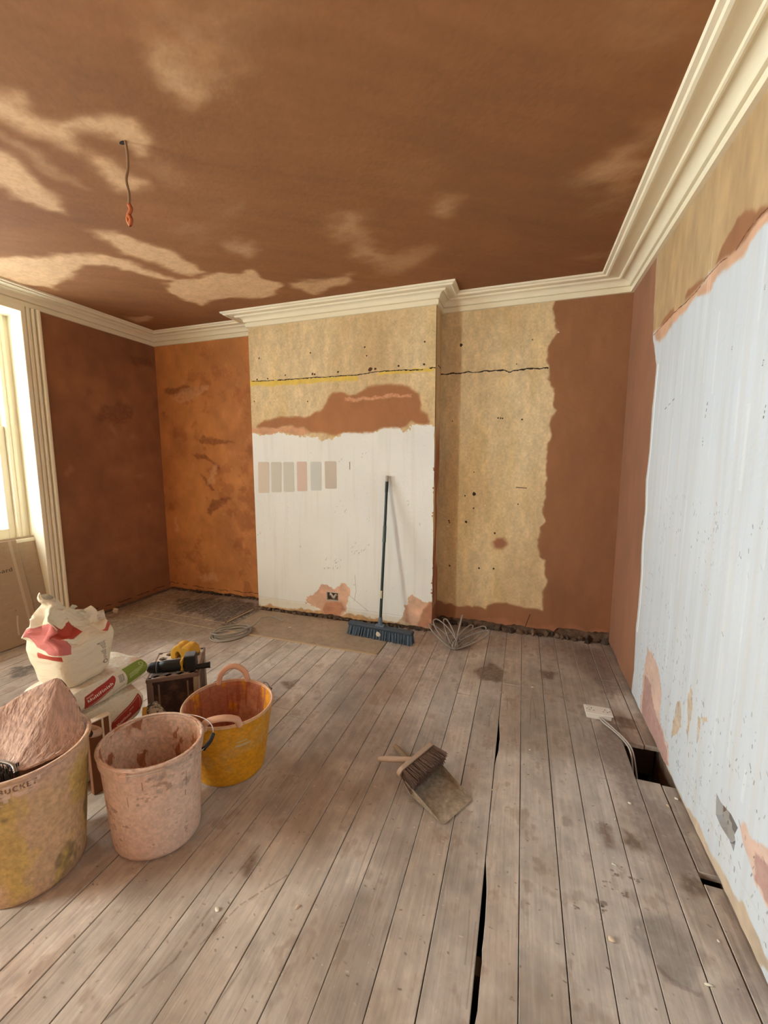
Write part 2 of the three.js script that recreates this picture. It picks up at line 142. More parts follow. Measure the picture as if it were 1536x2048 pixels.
// a rough lump of rubble or a crumb
function lump(rx, ry, rz, amp = 0.3, detail = 1, s = rnd() * 99) { const g = mergeVertices(new THREE.IcosahedronGeometry(1, detail).deleteAttribute('normal').deleteAttribute('uv')); warp(g, (v) => { const k = 1 + amp * n3(v.x * 1.7 + s, v.y * 1.7, v.z * 1.7 + s) * 1.6; v.multiplyScalar(k); v.x *= rx; v.y *= ry; v.z *= rz; }); return g; }

// ------------------------------------------------------------------ computed textures
function blur(a, w, h, r) {
  if (r < 1) return a; r = Math.round(r); const t = new Float32Array(w * h), n = 2 * r + 1;
  for (let pass = 0; pass < 2; pass++) {
    for (let y = 0; y < h; y++) { let s = 0; const o = y * w; for (let i = -r; i <= r; i++) s += a[o + Math.min(w - 1, Math.max(0, i))]; for (let x = 0; x < w; x++) { t[o + x] = s / n; s += a[o + Math.min(w - 1, x + r + 1)] - a[o + Math.max(0, x - r)]; } }
    for (let x = 0; x < w; x++) { let s = 0; for (let i = -r; i <= r; i++) s += t[Math.min(h - 1, Math.max(0, i)) * w + x]; for (let y = 0; y < h; y++) { a[y * w + x] = s / n; s += t[Math.min(h - 1, y + r + 1) * w + x] - t[Math.max(0, y - r) * w + x]; } }
  }
  return a;
}
/* A surface's own colour: base(u, v) in sRGB 0..255, then layers {polys, soft, warp, freq, color(u, v), k}, then marks drawn with a canvas. u, v in metres. */
function surface({ w, h, u0, u1, v0, v1, base, layers = [], marks, wrap = THREE.MirroredRepeatWrapping }) {
  const cv = document.createElement('canvas'); cv.width = w; cv.height = h; const ctx = cv.getContext('2d');
  const sx = w / (u1 - u0), sy = h / (v1 - v0), X = (u) => (u - u0) * sx, Y = (v) => (v1 - v) * sy;
  const rgb = new Float32Array(w * h * 3);
  for (let y = 0, i = 0; y < h; y++) { const v = v1 - (y + 0.5) / sy; for (let x = 0; x < w; x++, i += 3) { const c = base(u0 + (x + 0.5) / sx, v); rgb[i] = c[0]; rgb[i + 1] = c[1]; rgb[i + 2] = c[2]; } }
  for (const L of layers) {
    const q = document.createElement('canvas'); q.width = w; q.height = h; const c = q.getContext('2d'); c.fillStyle = '#fff';
    let x0 = w, x1 = 0, y0 = h, y1 = 0; const pad = ((L.soft ?? 0) * 4 + (L.warp ?? 0) * 2) * Math.max(sx, sy) + 6;
    for (const p of L.polys) { c.beginPath(); p.forEach(([u, v], k) => { const X_ = X(u), Y_ = Y(v); k ? c.lineTo(X_, Y_) : c.moveTo(X_, Y_); x0 = Math.min(x0, X_); x1 = Math.max(x1, X_); y0 = Math.min(y0, Y_); y1 = Math.max(y1, Y_); }); c.closePath(); c.fill(); }
    x0 = Math.max(0, Math.floor(x0 - pad)); y0 = Math.max(0, Math.floor(y0 - pad)); x1 = Math.min(w, Math.ceil(x1 + pad)); y1 = Math.min(h, Math.ceil(y1 + pad));
    const bw = x1 - x0, bh = y1 - y0; if (bw < 2 || bh < 2) continue;
    const d = c.getImageData(x0, y0, bw, bh).data, a = new Float32Array(bw * bh); for (let i = 0; i < a.length; i++) a[i] = d[i * 4 + 3] / 255;
    blur(a, bw, bh, (L.soft ?? 0.003) * sx * 0.6);
    const wp = (L.warp ?? 0) * sx, fq = L.freq ?? 9, st = L.stretch ?? [1, 1], edge = L.edge ?? 0.5;
    for (let y = 0; y < bh; y++) for (let x = 0; x < bw; x++) {
      const u = u0 + (x + x0) / sx, v = v1 - (y + y0) / sy;
      const fx = Math.min(bw - 1, Math.max(0, Math.round(x + (wp ? (fbm(u * fq * st[0], v * fq * st[1], 3) - 0.5) * 2 * wp : 0)))), fy = Math.min(bh - 1, Math.max(0, Math.round(y + (wp ? (fbm(u * fq * st[0] + 51, v * fq * st[1] + 13, 3) - 0.5) * 2 * wp : 0))));
      let m = a[fy * bw + fx]; if (m <= 0.002) continue;
      if (L.grain) m *= clamp01(lerp(1, sstep(0.25, 0.75, fbm(u * 60, v * 60, 3)) * 1.5, L.grain * (1 - m * 0.5)));
      m *= L.k ?? 1; const i = ((y + y0) * w + x + x0) * 3, col = L.color(u, v);
      rgb[i] = lerp(rgb[i], col[0], m); rgb[i + 1] = lerp(rgb[i + 1], col[1], m); rgb[i + 2] = lerp(rgb[i + 2], col[2], m);
    }
  }
  const im = ctx.createImageData(w, h); for (let i = 0, j = 0; i < rgb.length; i += 3, j += 4) { im.data[j] = rgb[i]; im.data[j + 1] = rgb[i + 1]; im.data[j + 2] = rgb[i + 2]; im.data[j + 3] = 255; }
  ctx.putImageData(im, 0, 0);
  marks?.(ctx, X, Y, sx);
  const t = new THREE.CanvasTexture(cv); t.colorSpace = THREE.SRGBColorSpace; t.wrapS = t.wrapT = wrap; t.magFilter = THREE.LinearFilter;
  t.repeat.set(1 / (u1 - u0), 1 / (v1 - v0)); t.offset.set(-u0 / (u1 - u0), -v0 / (v1 - v0)); return t;
}
function bumpTex(size, f, metres) {
  const d = new Uint8Array(size * size * 4); for (let y = 0; y < size; y++) for (let x = 0; x < size; x++) { const k = clamp01(f(x / size, y / size)) * 255, i = (y * size + x) * 4; d[i] = d[i + 1] = d[i + 2] = k; d[i + 3] = 255; }
  const t = new THREE.DataTexture(d, size, size); t.wrapS = t.wrapT = THREE.MirroredRepeatWrapping; t.magFilter = THREE.LinearFilter; t.repeat.set(1 / metres, 1 / metres); t.needsUpdate = true; return t;
}
const tint = (c, k) => [c[0] * k, c[1] * k, c[2] * k];
const mix3 = (a, b, t) => [lerp(a[0], b[0], t), lerp(a[1], b[1], t), lerp(a[2], b[2], t)];
function crack(ctx, X, Y, pts, width, color, gaps = 0.25, jag = 0.006) {   // a broken, jagged line
  ctx.fillStyle = color;
  for (let i = 0; i < pts.length - 1; i++) { const [a, b] = [pts[i], pts[i + 1]], n = Math.max(2, Math.ceil(Math.hypot(b[0] - a[0], b[1] - a[1]) / 0.004)); for (let k = 0; k < n; k++) { const t = k / n, u = lerp(a[0], b[0], t), v = lerp(a[1], b[1], t), q = fbm(u * 23, v * 23, 3); if (vn(u * 14 + 5, v * 14) < gaps) continue; const r = width * (0.35 + 1.4 * q * vn(u * 90, 3)) , x = X(u), y = Y(v + (q - 0.5) * jag); ctx.fillRect(x, y, 1.6 + (X(0.004) - X(0)), Math.max(0.8, (X(r) - X(0)))); } }
}
const blob = (ctx, x, y, r, color) => { ctx.fillStyle = color; ctx.beginPath(); for (let a = 0; a < 9; a++) { const t = (a / 9) * 6.283, q = r * rr(0.7, 1.2); a ? ctx.lineTo(x + Math.cos(t) * q, y + Math.sin(t) * q) : ctx.moveTo(x + q, y); } ctx.closePath(); ctx.fill(); };
// ------------------------------------------------------------------ the room: 4.6 m wide, 5.9 m long, 2.84 m high
const XL = -3.87, XR = 0.722, ZB = -3.62, ZC = -3.40, ZF = 2.3, YC = 2.835, CX0 = -2.49, CX1 = -0.705, XOUT = -4.55;
const WINDOWS = [[-2.35, -1.10], [0.35, 1.60]], HEAD = 2.70;

const plasterBump = bumpTex(512, (x, y) => 0.45 + 0.5 * (fbm(x * 9, y * 9, 5) - 0.5) + 0.25 * (fbm(x * 60, y * 60, 2) - 0.5), 1.1);
const plasterMat = (map, rough = 0.92, bs = 0.004) => new THREE.MeshStandardMaterial({ map, roughness: rough, bumpMap: plasterBump, bumpScale: bs });
const BROWN = [152, 104, 70], ORANGE = [206, 138, 78], TAN = [224, 199, 157], WHITE = [244, 242, 236], PINK = [222, 172, 146];
const fresh = (c, s = 0) => (u, v) => { const a = fbm(u * 1.7 + s, v * 1.3 + s, 4), b = fbm(u * 14 + s, v * 6, 3); return tint(c, 0.86 + 0.2 * a + 0.1 * b); };
const oldTan = (s = 0) => (u, v) => { const a = fbm(u * 2.2 + s, v * 0.9 + s, 4), b = fbm(u * 22 + s, v * 9, 3), y = sstep(0.55, 0.75, fbm(u * 5 + s + 9, v * 0.7, 3)), g = fbm(u * 70, v * 70, 2); let c = mix3(TAN, [208, 178, 134], sstep(0.35, 0.7, a)); c = mix3(c, [224, 190, 124], y * 0.28); return tint(c, 0.86 + 0.16 * b + 0.12 * g); };
const whitePaint = (s = 0) => (u, v) => { const a = fbm(u * 30 + s, v * 1.6, 3), b = fbm(u * 2.1 + s, v * 1.7, 3); return tint(mix3(WHITE, [232, 226, 214], sstep(0.5, 0.85, a) * 0.4), 0.95 + 0.06 * b); };
const flat = (c, j = 0.12, f = 20) => (u, v) => tint(c, 1 - j / 2 + j * fbm(u * f, v * f, 3));

// --- ceiling: brown fresh plaster with pale patches where it has dried
const ceilTex = surface({
  w: 1792, h: 1280, u0: -3.9, u1: 0.75, v0: 0.35, v1: 3.65,
  base: (u, v) => { const a = fbm(u * 1.1 + 4, v * 1.1, 4), b = fbm(u * 2 + v * 3.2, v * 14 - u * 9, 3), g = fbm(u * 40, v * 40, 2), red = fbm(u * 0.8 + 20, v * 0.8, 3); return tint(mix3([132, 86, 46], [146, 94, 55], red), 0.84 + 0.2 * a + 0.12 * b + 0.06 * g); },
  layers: CEIL.map(([k, soft, p]) => ({ polys: [p], soft: soft * 1.3, warp: 0.05 + soft, freq: 5, stretch: [1, 1.6], k, grain: 0.25, color: (u, v) => tint([226, 186, 144], 0.94 + 0.12 * fbm(u * 12 + v * 8, v * 20, 3)) })),
});
const ceiling = add(scene, 'ceiling', worldUV(box(XOUT, XR + 0.3, YC, YC + 0.3, ZB - 0.3, ZF + 0.3)), plasterMat(ceilTex, 0.88, 0.003));
ceiling.userData.kind = 'structure';

// --- a plaster skin with ragged foot, cut out in its own plane (u, v) and put t thick in front of the masonry
function skin(outline, holes, t, place, mirrored) {
  const s = new THREE.Shape(outline.map(([u, v]) => new THREE.Vector2(u, v)));
  for (const h of holes) s.holes.push(new THREE.Path(h.map(([u, v]) => new THREE.Vector2(u, v))));
  let g = new THREE.ExtrudeGeometry(s, { depth: t, bevelEnabled: false });
  const uv = g.attributes.uv, p = g.attributes.position;
  for (let i = 0; i < p.count; i++) { const u = p.getX(i), v = p.getY(i), w = p.getZ(i); uv.setXY(i, u, v); const q = place(u, v, w); p.setXYZ(i, q[0], q[1], q[2]); }
  if (mirrored) for (const a of [p, uv]) { const n = a.itemSize, d = a.array; for (let i = 0; i < p.count; i += 3) for (let k = 0; k < n; k++) { const x = d[(i + 1) * n + k]; d[(i + 1) * n + k] = d[(i + 2) * n + k]; d[(i + 2) * n + k] = x; } }
  g.computeVertexNormals(); return g;
}
const ragged = (u0, u1, foot, step = 0.025) => { const o = []; const n = Math.ceil((u1 - u0) / step); for (let i = 0; i <= n; i++) { const u = lerp(u0, u1, i / n); o.push([u, foot(u) ]); } return o; };
const sheet = (u0, u1, top, foot, step) => [[u0, top], ...ragged(u0, u1, foot, step), [u1, top]];
const T = 0.022;
const masonMat = plasterMat(surface({ w: 512, h: 512, u0: 0, u1: 1.2, v0: 0, v1: 1.2, base: (u, v) => tint(mix3([96, 78, 64], [126, 98, 78], fbm(u * 8, v * 8, 4)), 0.7 + 0.6 * fbm(u * 40, v * 40, 3)) }), 1, 0.012);
const stoneMats = [[104, 84, 68], [88, 74, 64], [124, 100, 80], [70, 58, 50]].map((c) => M(new THREE.Color(c[0] / 255, c[1] / 255, c[2] / 255).convertSRGBToLinear(), 1, { flatShading: true }));

// back wall
const wallBack = struct('wall_back');
add(wallBack, 'masonry', worldUV(box(XOUT, XR + 0.3, -0.3, YC, ZB - T - 0.3, ZB - T)), masonMat);
{
  const tex = surface({
    w: 768, h: 1280, u0: XL - 0.03, u1: CX0 + 0.05, v0: 0, v1: YC,
    base: (u, v) => { const f = fbm(u * 2 + 7, v * 1.6, 5), b = fbm(u * 9, v * 7 + 3, 4), d = sstep(0.58, 0.72, fbm(u * 5 + 31, v * 5, 5)); let c = mix3(ORANGE, [188, 122, 70], sstep(0.3, 0.7, f)); c = mix3(c, [148, 82, 48], d * 0.4); c = mix3(c, [208, 150, 100], sstep(0.66, 0.78, fbm(u * 16 + 3, v * 12, 4)) * 0.3); return tint(c, 0.9 + 0.2 * b); },
    layers: [{ polys: LA_DARK, soft: 0.012, warp: 0.03, freq: 14, k: 0.6, grain: 0.6, color: flat([120, 66, 40]) }, { polys: LA_PALE, soft: 0.015, warp: 0.04, freq: 12, k: 0.65, grain: 0.7, color: flat([222, 168, 122]) }],
    marks: (ctx, X, Y) => { for (let i = 0; i < 260; i++) { const u = rr(-3.4, -2.52), v = rr(0.1, 1.1); if (vn(u * 9, v * 4) < 0.55) continue; blob(ctx, X(u), Y(v), rr(0.6, 2.2), rnd() < 0.5 ? 'rgba(232,190,150,0.5)' : 'rgba(110,60,36,0.5)'); } for (let i = 0; i < 60; i++) { const u = rr(XL, CX0), v = rr(0.05, 2.6); ctx.strokeStyle = 'rgba(110,58,32,0.3)'; ctx.lineWidth = 1; ctx.beginPath(); ctx.moveTo(X(u), Y(v)); ctx.lineTo(X(u + rr(-0.06, 0.06)), Y(v + rr(-0.05, 0.05))); ctx.stroke(); } crack(ctx, X, Y, [[XL, 0.09], [-3.3, 0.07], [CX0, 0.08]], 0.006, 'rgba(70,36,22,0.8)', 0.45, 0.03); },
  });
  add(wallBack, 'plaster', skin(sheet(XL - 0.02, CX0 + 0.03, YC, (u) => 0.008 + 0.03 * fbm(u * 9 + 2, 1, 4) + 0.015 * vn(u * 40, 2)), [], T, (u, v, w) => [u, v, ZB - T + w]), plasterMat(tex, 0.85, 0.006)).userData.label = 'orange-brown plaster of the alcove beside the window wall';
  const tex2 = surface({
    w: 1024, h: 1792, u0: CX1 - 0.05, u1: XR + 0.05, v0: 0, v1: YC, base: oldTan(3),
    layers: [
      { polys: AL_RED, soft: 0.010, warp: 0.025, freq: 10, color: fresh([152, 104, 70], 11) },
      { polys: [AL_OVAL], soft: 0.02, warp: 0.015, freq: 18, k: 0.85, color: flat([150, 92, 66]) },
      { polys: [[[-0.3, 0.03], [0.25, 0.05], [0.72, 0.02], [0.72, 0.10], [0.35, 0.12], [0, 0.09], [-0.3, 0.1]]], soft: 0.02, warp: 0.05, freq: 9, k: 0.4, color: flat([196, 130, 98]) },
    ],
    marks: (ctx, X, Y, S) => {
      crack(ctx, X, Y, AL_CRACK, 0.011, 'rgba(46,30,18,0.95)', 0.12, 0.02);
      for (const [u, v, r] of AL_SPOTS) blob(ctx, X(u), Y(v), Math.max(1.2, r * S), 'rgb(58,40,24)');
      for (const [u, v] of AL_WSPOTS) { blob(ctx, X(u), Y(v), 4, 'rgb(228,214,192)'); blob(ctx, X(u) + 3, Y(v) + 2, 3, 'rgb(228,214,192)'); }
      ctx.strokeStyle = 'rgba(66,48,30,0.85)'; ctx.lineWidth = 4; ctx.beginPath(); AL_STREAK.forEach(([u, v], k) => (k ? ctx.lineTo(X(u), Y(v)) : ctx.moveTo(X(u), Y(v)))); ctx.stroke();
      ctx.strokeStyle = 'rgba(70,30,18,0.8)'; ctx.lineWidth = 4; ctx.beginPath(); AL_SMUDGE.forEach(([u, v], k) => (k ? ctx.lineTo(X(u), Y(v)) : ctx.moveTo(X(u), Y(v)))); ctx.stroke();
      for (let i = 0; i < 380; i++) { const u = rr(CX1, 0.3), v = rr(0.3, 2.7); ctx.strokeStyle = `rgba(110,84,48,${rr(0.12, 0.4)})`; ctx.lineWidth = rr(0.6, 1.4); ctx.beginPath(); ctx.moveTo(X(u), Y(v)); ctx.lineTo(X(u + rr(-0.02, 0.02)), Y(v + rr(-0.04, 0.04))); ctx.stroke(); }
    },
  });
  add(wallBack, 'plaster', skin(sheet(CX1 - 0.03, XR + 0.02, YC, (u) => 0.03 + (u > 0.3 ? 0.045 : 0.015) + 0.035 * fbm(u * 8, 5, 4) + 0.015 * vn(u * 50, 2)), [], T, (u, v, w) => [u, v, ZB - T + w]), plasterMat(tex2, 0.92, 0.005)).userData.label = 'old tan plaster of the alcove with a broad brown patch';
  for (let x = CX1 + 0.05; x < XR - 0.02;) { const w = rr(0.03, 0.1), m = add(wallBack, 'stone', lump(w / 2, rr(0.018, 0.038), rr(0.02, 0.035), 0.6, 0), stoneMats[Math.floor(rnd() * 4)]); m.position.set(x + w / 2, rr(0.005, 0.03), ZB - rr(0, 0.02)); m.rotation.set(rr(-0.3, 0.3), rr(0, 3), rr(-0.3, 0.3)); x += w * 0.85; }
  for (let x = XL + 0.05; x < CX0 - 0.05;) { const w = rr(0.02, 0.06), m = add(wallBack, 'stone', lump(w / 2, rr(0.01, 0.02), rr(0.012, 0.02), 0.6, 0), stoneMats[Math.floor(rnd() * 4)]); m.position.set(x + w / 2, rr(0, 0.012), ZB - 0.005); m.rotation.y = rr(0, 3); x += w * 1.3; }
}

// chimney breast
const wallCh = struct('wall_chimney');
add(wallCh, 'masonry', worldUV(box(CX0 + T, CX1 - T, -0.1, YC, ZB - 0.05, ZC - T)), masonMat);
{
  const tex = surface({
    w: 1280, h: 2000, u0: CX0 - 0.02, u1: CX1 + 0.02, v0: 0, v1: YC, base: oldTan(0),
    layers: [
      { polys: CH_YEL, soft: 0.008, warp: 0.012, freq: 16, k: 0.9, grain: 0.5, color: flat([232, 196, 84]) },
      { polys: [CH_WHITE], soft: 0.003, warp: 0.028, freq: 28, color: whitePaint(1) },
      { polys: [[[CX0 - 0.1, 0.02], [CX1, 0.0], [CX1, 0.09], [CX0 - 0.1, 0.13]]], soft: 0.004, warp: 0.006, k: 0.45, color: flat([228, 214, 186]) },
      { polys: [[[CX0, 0.0], [-1.0, 0.0], [-1.0, 0.05], [-1.5, 0.06], [-1.9, 0.055], [CX0, 0.05]]], soft: 0.006, warp: 0.03, freq: 14, k: 0.85, color: flat([196, 148, 96], 0.3) },
      { polys: CH_PINK.slice(0, 1), soft: 0.006, warp: 0.018, freq: 16, k: 0.9, color: flat([214, 158, 122], 0.2) },
      { polys: [CH_RED], soft: 0.014, warp: 0.018, freq: 12, color: fresh([172, 116, 76], 3) },
      { polys: CH_SCRAPE, soft: 0.006, warp: 0.02, freq: 24, k: 0.75, grain: 0.8, color: flat([226, 170, 134]) },
      { polys: CH_PINK.slice(1), soft: 0.005, warp: 0.03, freq: 26, color: flat([222, 178, 150], 0.3, 12) },
      { polys: CH_DEEP, soft: 0.012, warp: 0.022, freq: 16, k: 0.85, color: flat([190, 130, 98], 0.25) },
    ],
    marks: (ctx, X, Y, S) => {
      crack(ctx, X, Y, CH_CRACK, 0.009, 'rgba(46,30,16,0.95)', 0.3, 0.014);
      for (const [u, v, r] of CH_SPOTS) blob(ctx, X(u), Y(v), Math.max(1.5, r * S), 'rgb(86,56,30)');
      for (const [[u, v], n] of CH_MARKS) { if (!n) { ctx.fillStyle = 'rgb(120,96,76)'; ctx.fillRect(X(u), Y(v + 0.03), 4, 0.07 * S); continue; } for (let k = 0; k < Math.max(3, n); k++) { const a = rr(-0.09, 0.09) * (n > 5 ? 1 : 0.25), b = rr(-0.06, 0.06) * (n > 5 ? 1 : 0.4); ctx.fillStyle = `rgba(120,116,104,${rr(0.15, 0.45)})`; ctx.save(); ctx.translate(X(u + a), Y(v + b)); ctx.rotate(rr(0.3, 0.9)); ctx.fillRect(0, 0, rr(2, 4), rr(5, 16)); ctx.restore(); } }
      ctx.strokeStyle = 'rgba(196,180,150,0.6)'; ctx.lineWidth = 2; ctx.beginPath(); ctx.moveTo(X(CX0), Y(0.135)); ctx.lineTo(X(CX1), Y(0.115)); ctx.stroke();
      ctx.strokeStyle = 'rgba(150,140,120,0.5)'; ctx.lineWidth = 3; ctx.beginPath(); ctx.moveTo(X(-1.43), Y(0.45)); ctx.lineTo(X(-1.42), Y(0.3)); ctx.lineTo(X(-1.44), Y(0.2)); ctx.stroke(); ctx.beginPath(); ctx.moveTo(X(-1.5), Y(0.26)); ctx.lineTo(X(-1.3), Y(0.12)); ctx.stroke();
      for (let i = 0; i < 500; i++) { const u = rr(CX0, CX1), v = rr(1.8, 2.7); ctx.strokeStyle = `rgba(120,90,46,${rr(0.1, 0.4)})`; ctx.lineWidth = rr(0.6, 1.6); ctx.beginPath(); ctx.moveTo(X(u), Y(v)); ctx.lineTo(X(u + rr(-0.03, 0.03)), Y(v + rr(-0.03, 0.03))); ctx.stroke(); }
      for (let i = 0; i < 120; i++) { const u = rr(CX0, CX1), v = rr(0.15, 1.7); ctx.fillStyle = `rgba(150,140,124,${rr(0.15, 0.45)})`; ctx.fillRect(X(u), Y(v), rr(1, 2.4), rr(2, 9)); }
      for (let i = 0; i < 22; i++) { const v = rr(0.2, 1.75); blob(ctx, X(CX1) - rr(-6, 6), Y(v), rr(2, 8), 'rgb(186,130,98)'); }
    },
  });
  const BOX = [[-1.722, 0.262], [-1.602, 0.262], [-1.604, 0.184], [-1.722, 0.182]];
  const outline = [[CX0, YC], ...ragged(CX0, CX1, (u) => 0.012 + 0.03 * fbm(u * 7 + 9, 3, 4) + 0.012 * vn(u * 40, 1))];
  for (let v = 0.06; v < 1.8; v += 0.05) outline.push([CX1 - (v < 1.75 ? 0.012 * Math.max(0, vn(v * 17, 4) - 0.35) : 0), v]);
  outline.push([CX1, YC]);
  const chMat = plasterMat(tex, 0.9, 0.004);
  add(wallCh, 'plaster', skin(outline, [BOX], T, (u, v, w) => [u, v, ZC - T + w]), chMat);
  const sideTex = surface({ w: 128, h: 1280, u0: 3.38, u1: 3.64, v0: 0, v1: YC, base: (u, v) => mix3(oldTan(8)(u * 3, v), [170, 110, 76], sstep(0.45, 0.6, fbm(u * 12, v * 2.2, 3)) * sstep(1.9, 1.5, v)), layers: [{ polys: [[[3.3, 0], [3.7, 0], [3.7, 0.24], [3.3, 0.2]]], soft: 0.01, warp: 0.02, color: flat([160, 98, 68]) }], marks: (ctx, X, Y) => crack(ctx, X, Y, [[3.39, 2.29], [3.63, 2.29]], 0.008, 'rgba(46,30,16,0.9)', 0.2, 0.01) });
  const sideMat = plasterMat(sideTex, 0.92, 0.004);
  add(wallCh, 'plaster', skin(sheet(-ZC + 0.0005, -ZB + 0.01, YC, (u) => 0.03 + 0.02 * vn(u * 30, 1)), [], T, (u, v, w) => [CX1 - T + w, v, -u]), sideMat);
  add(wallCh, 'plaster', skin(sheet(-ZC + 0.0005, -ZB + 0.01, YC, (u) => 0.03 + 0.02 * vn(u * 30, 5)), [], T, (u, v, w) => [CX0 + T - w, v, -u], true), sideMat);
  // six painted colour samples
  const cols = [[218, 200, 182], [210, 204, 188], [210, 205, 190], [217, 191, 176], [208, 208, 200], [207, 193, 178]];
  SWATCH.forEach((q, i) => {
    const s = new THREE.Shape(), r = 0.014, c = q.map(([u, v]) => V(u, v, 0)); c.forEach((p, k) => { const a = c[(k + 3) % 4].clone().sub(p).setLength(r).add(p), b = c[(k + 1) % 4].clone().sub(p).setLength(r).add(p); k ? s.lineTo(a.x, a.y) : s.moveTo(a.x, a.y); s.quadraticCurveTo(p.x, p.y, b.x, b.y); });
    const m = add(wallCh, 'paint_sample', new THREE.ExtrudeGeometry(s, { depth: 0.0012, bevelEnabled: false, curveSegments: 4 }).translate(0, 0, ZC), M(new THREE.Color().setRGB(...cols[i].map((x) => x / 255), THREE.SRGBColorSpace), 0.75));
    m.userData.label = ['dusky beige', 'pale olive', 'pale sage', 'blush pink', 'pale grey green', 'warm taupe'][i] + ' paint sample on the white wall';
  });
  // the open socket box with its loose wires
  const mMetal = M(0x8a8478, 0.5, { metalness: 0.7 }), bx = -1.663, by = 0.222;
  add(wallCh, 'socket_box', join([box(-1.725, -1.6, 0.18, 0.265, ZC - 0.05, ZC - 0.045), box(-1.725, -1.721, 0.18, 0.265, ZC - 0.05, ZC + 0.003), box(-1.604, -1.6, 0.18, 0.265, ZC - 0.05, ZC + 0.003), box(-1.725, -1.6, 0.261, 0.265, ZC - 0.05, ZC + 0.003), box(-1.725, -1.6, 0.18, 0.184, ZC - 0.05, ZC + 0.003)]), M(0xd8d2c4, 0.6));
  for (const [dy, c] of [[0.012, 0xd8d0c0], [-0.01, 0x8c8a84], [0, 0xcfc6b4]]) add(wallCh, 'wire', tube([[bx - 0.045, by + dy, ZC - 0.03], [bx - 0.02, by + dy + 0.018, ZC - 0.006], [bx + 0.012, by + dy - 0.012, ZC - 0.004], [bx + 0.03, by + dy + 0.012, ZC - 0.012], [bx + 0.045, by - dy, ZC - 0.035]], 0.0045, 24, 6), M(c, 0.6));
  for (let x = CX0 + 0.02; x < CX1 - 0.03;) { const w = rr(0.02, 0.07), m = add(wallCh, 'stone', lump(w / 2, rr(0.01, 0.024), rr(0.012, 0.026), 0.6, 0), stoneMats[Math.floor(rnd() * 4)]); m.position.set(x + w / 2, rr(0.0, 0.014), ZC - rr(0.0, 0.012)); m.rotation.y = rr(0, 3); x += w * 1.1; }
}

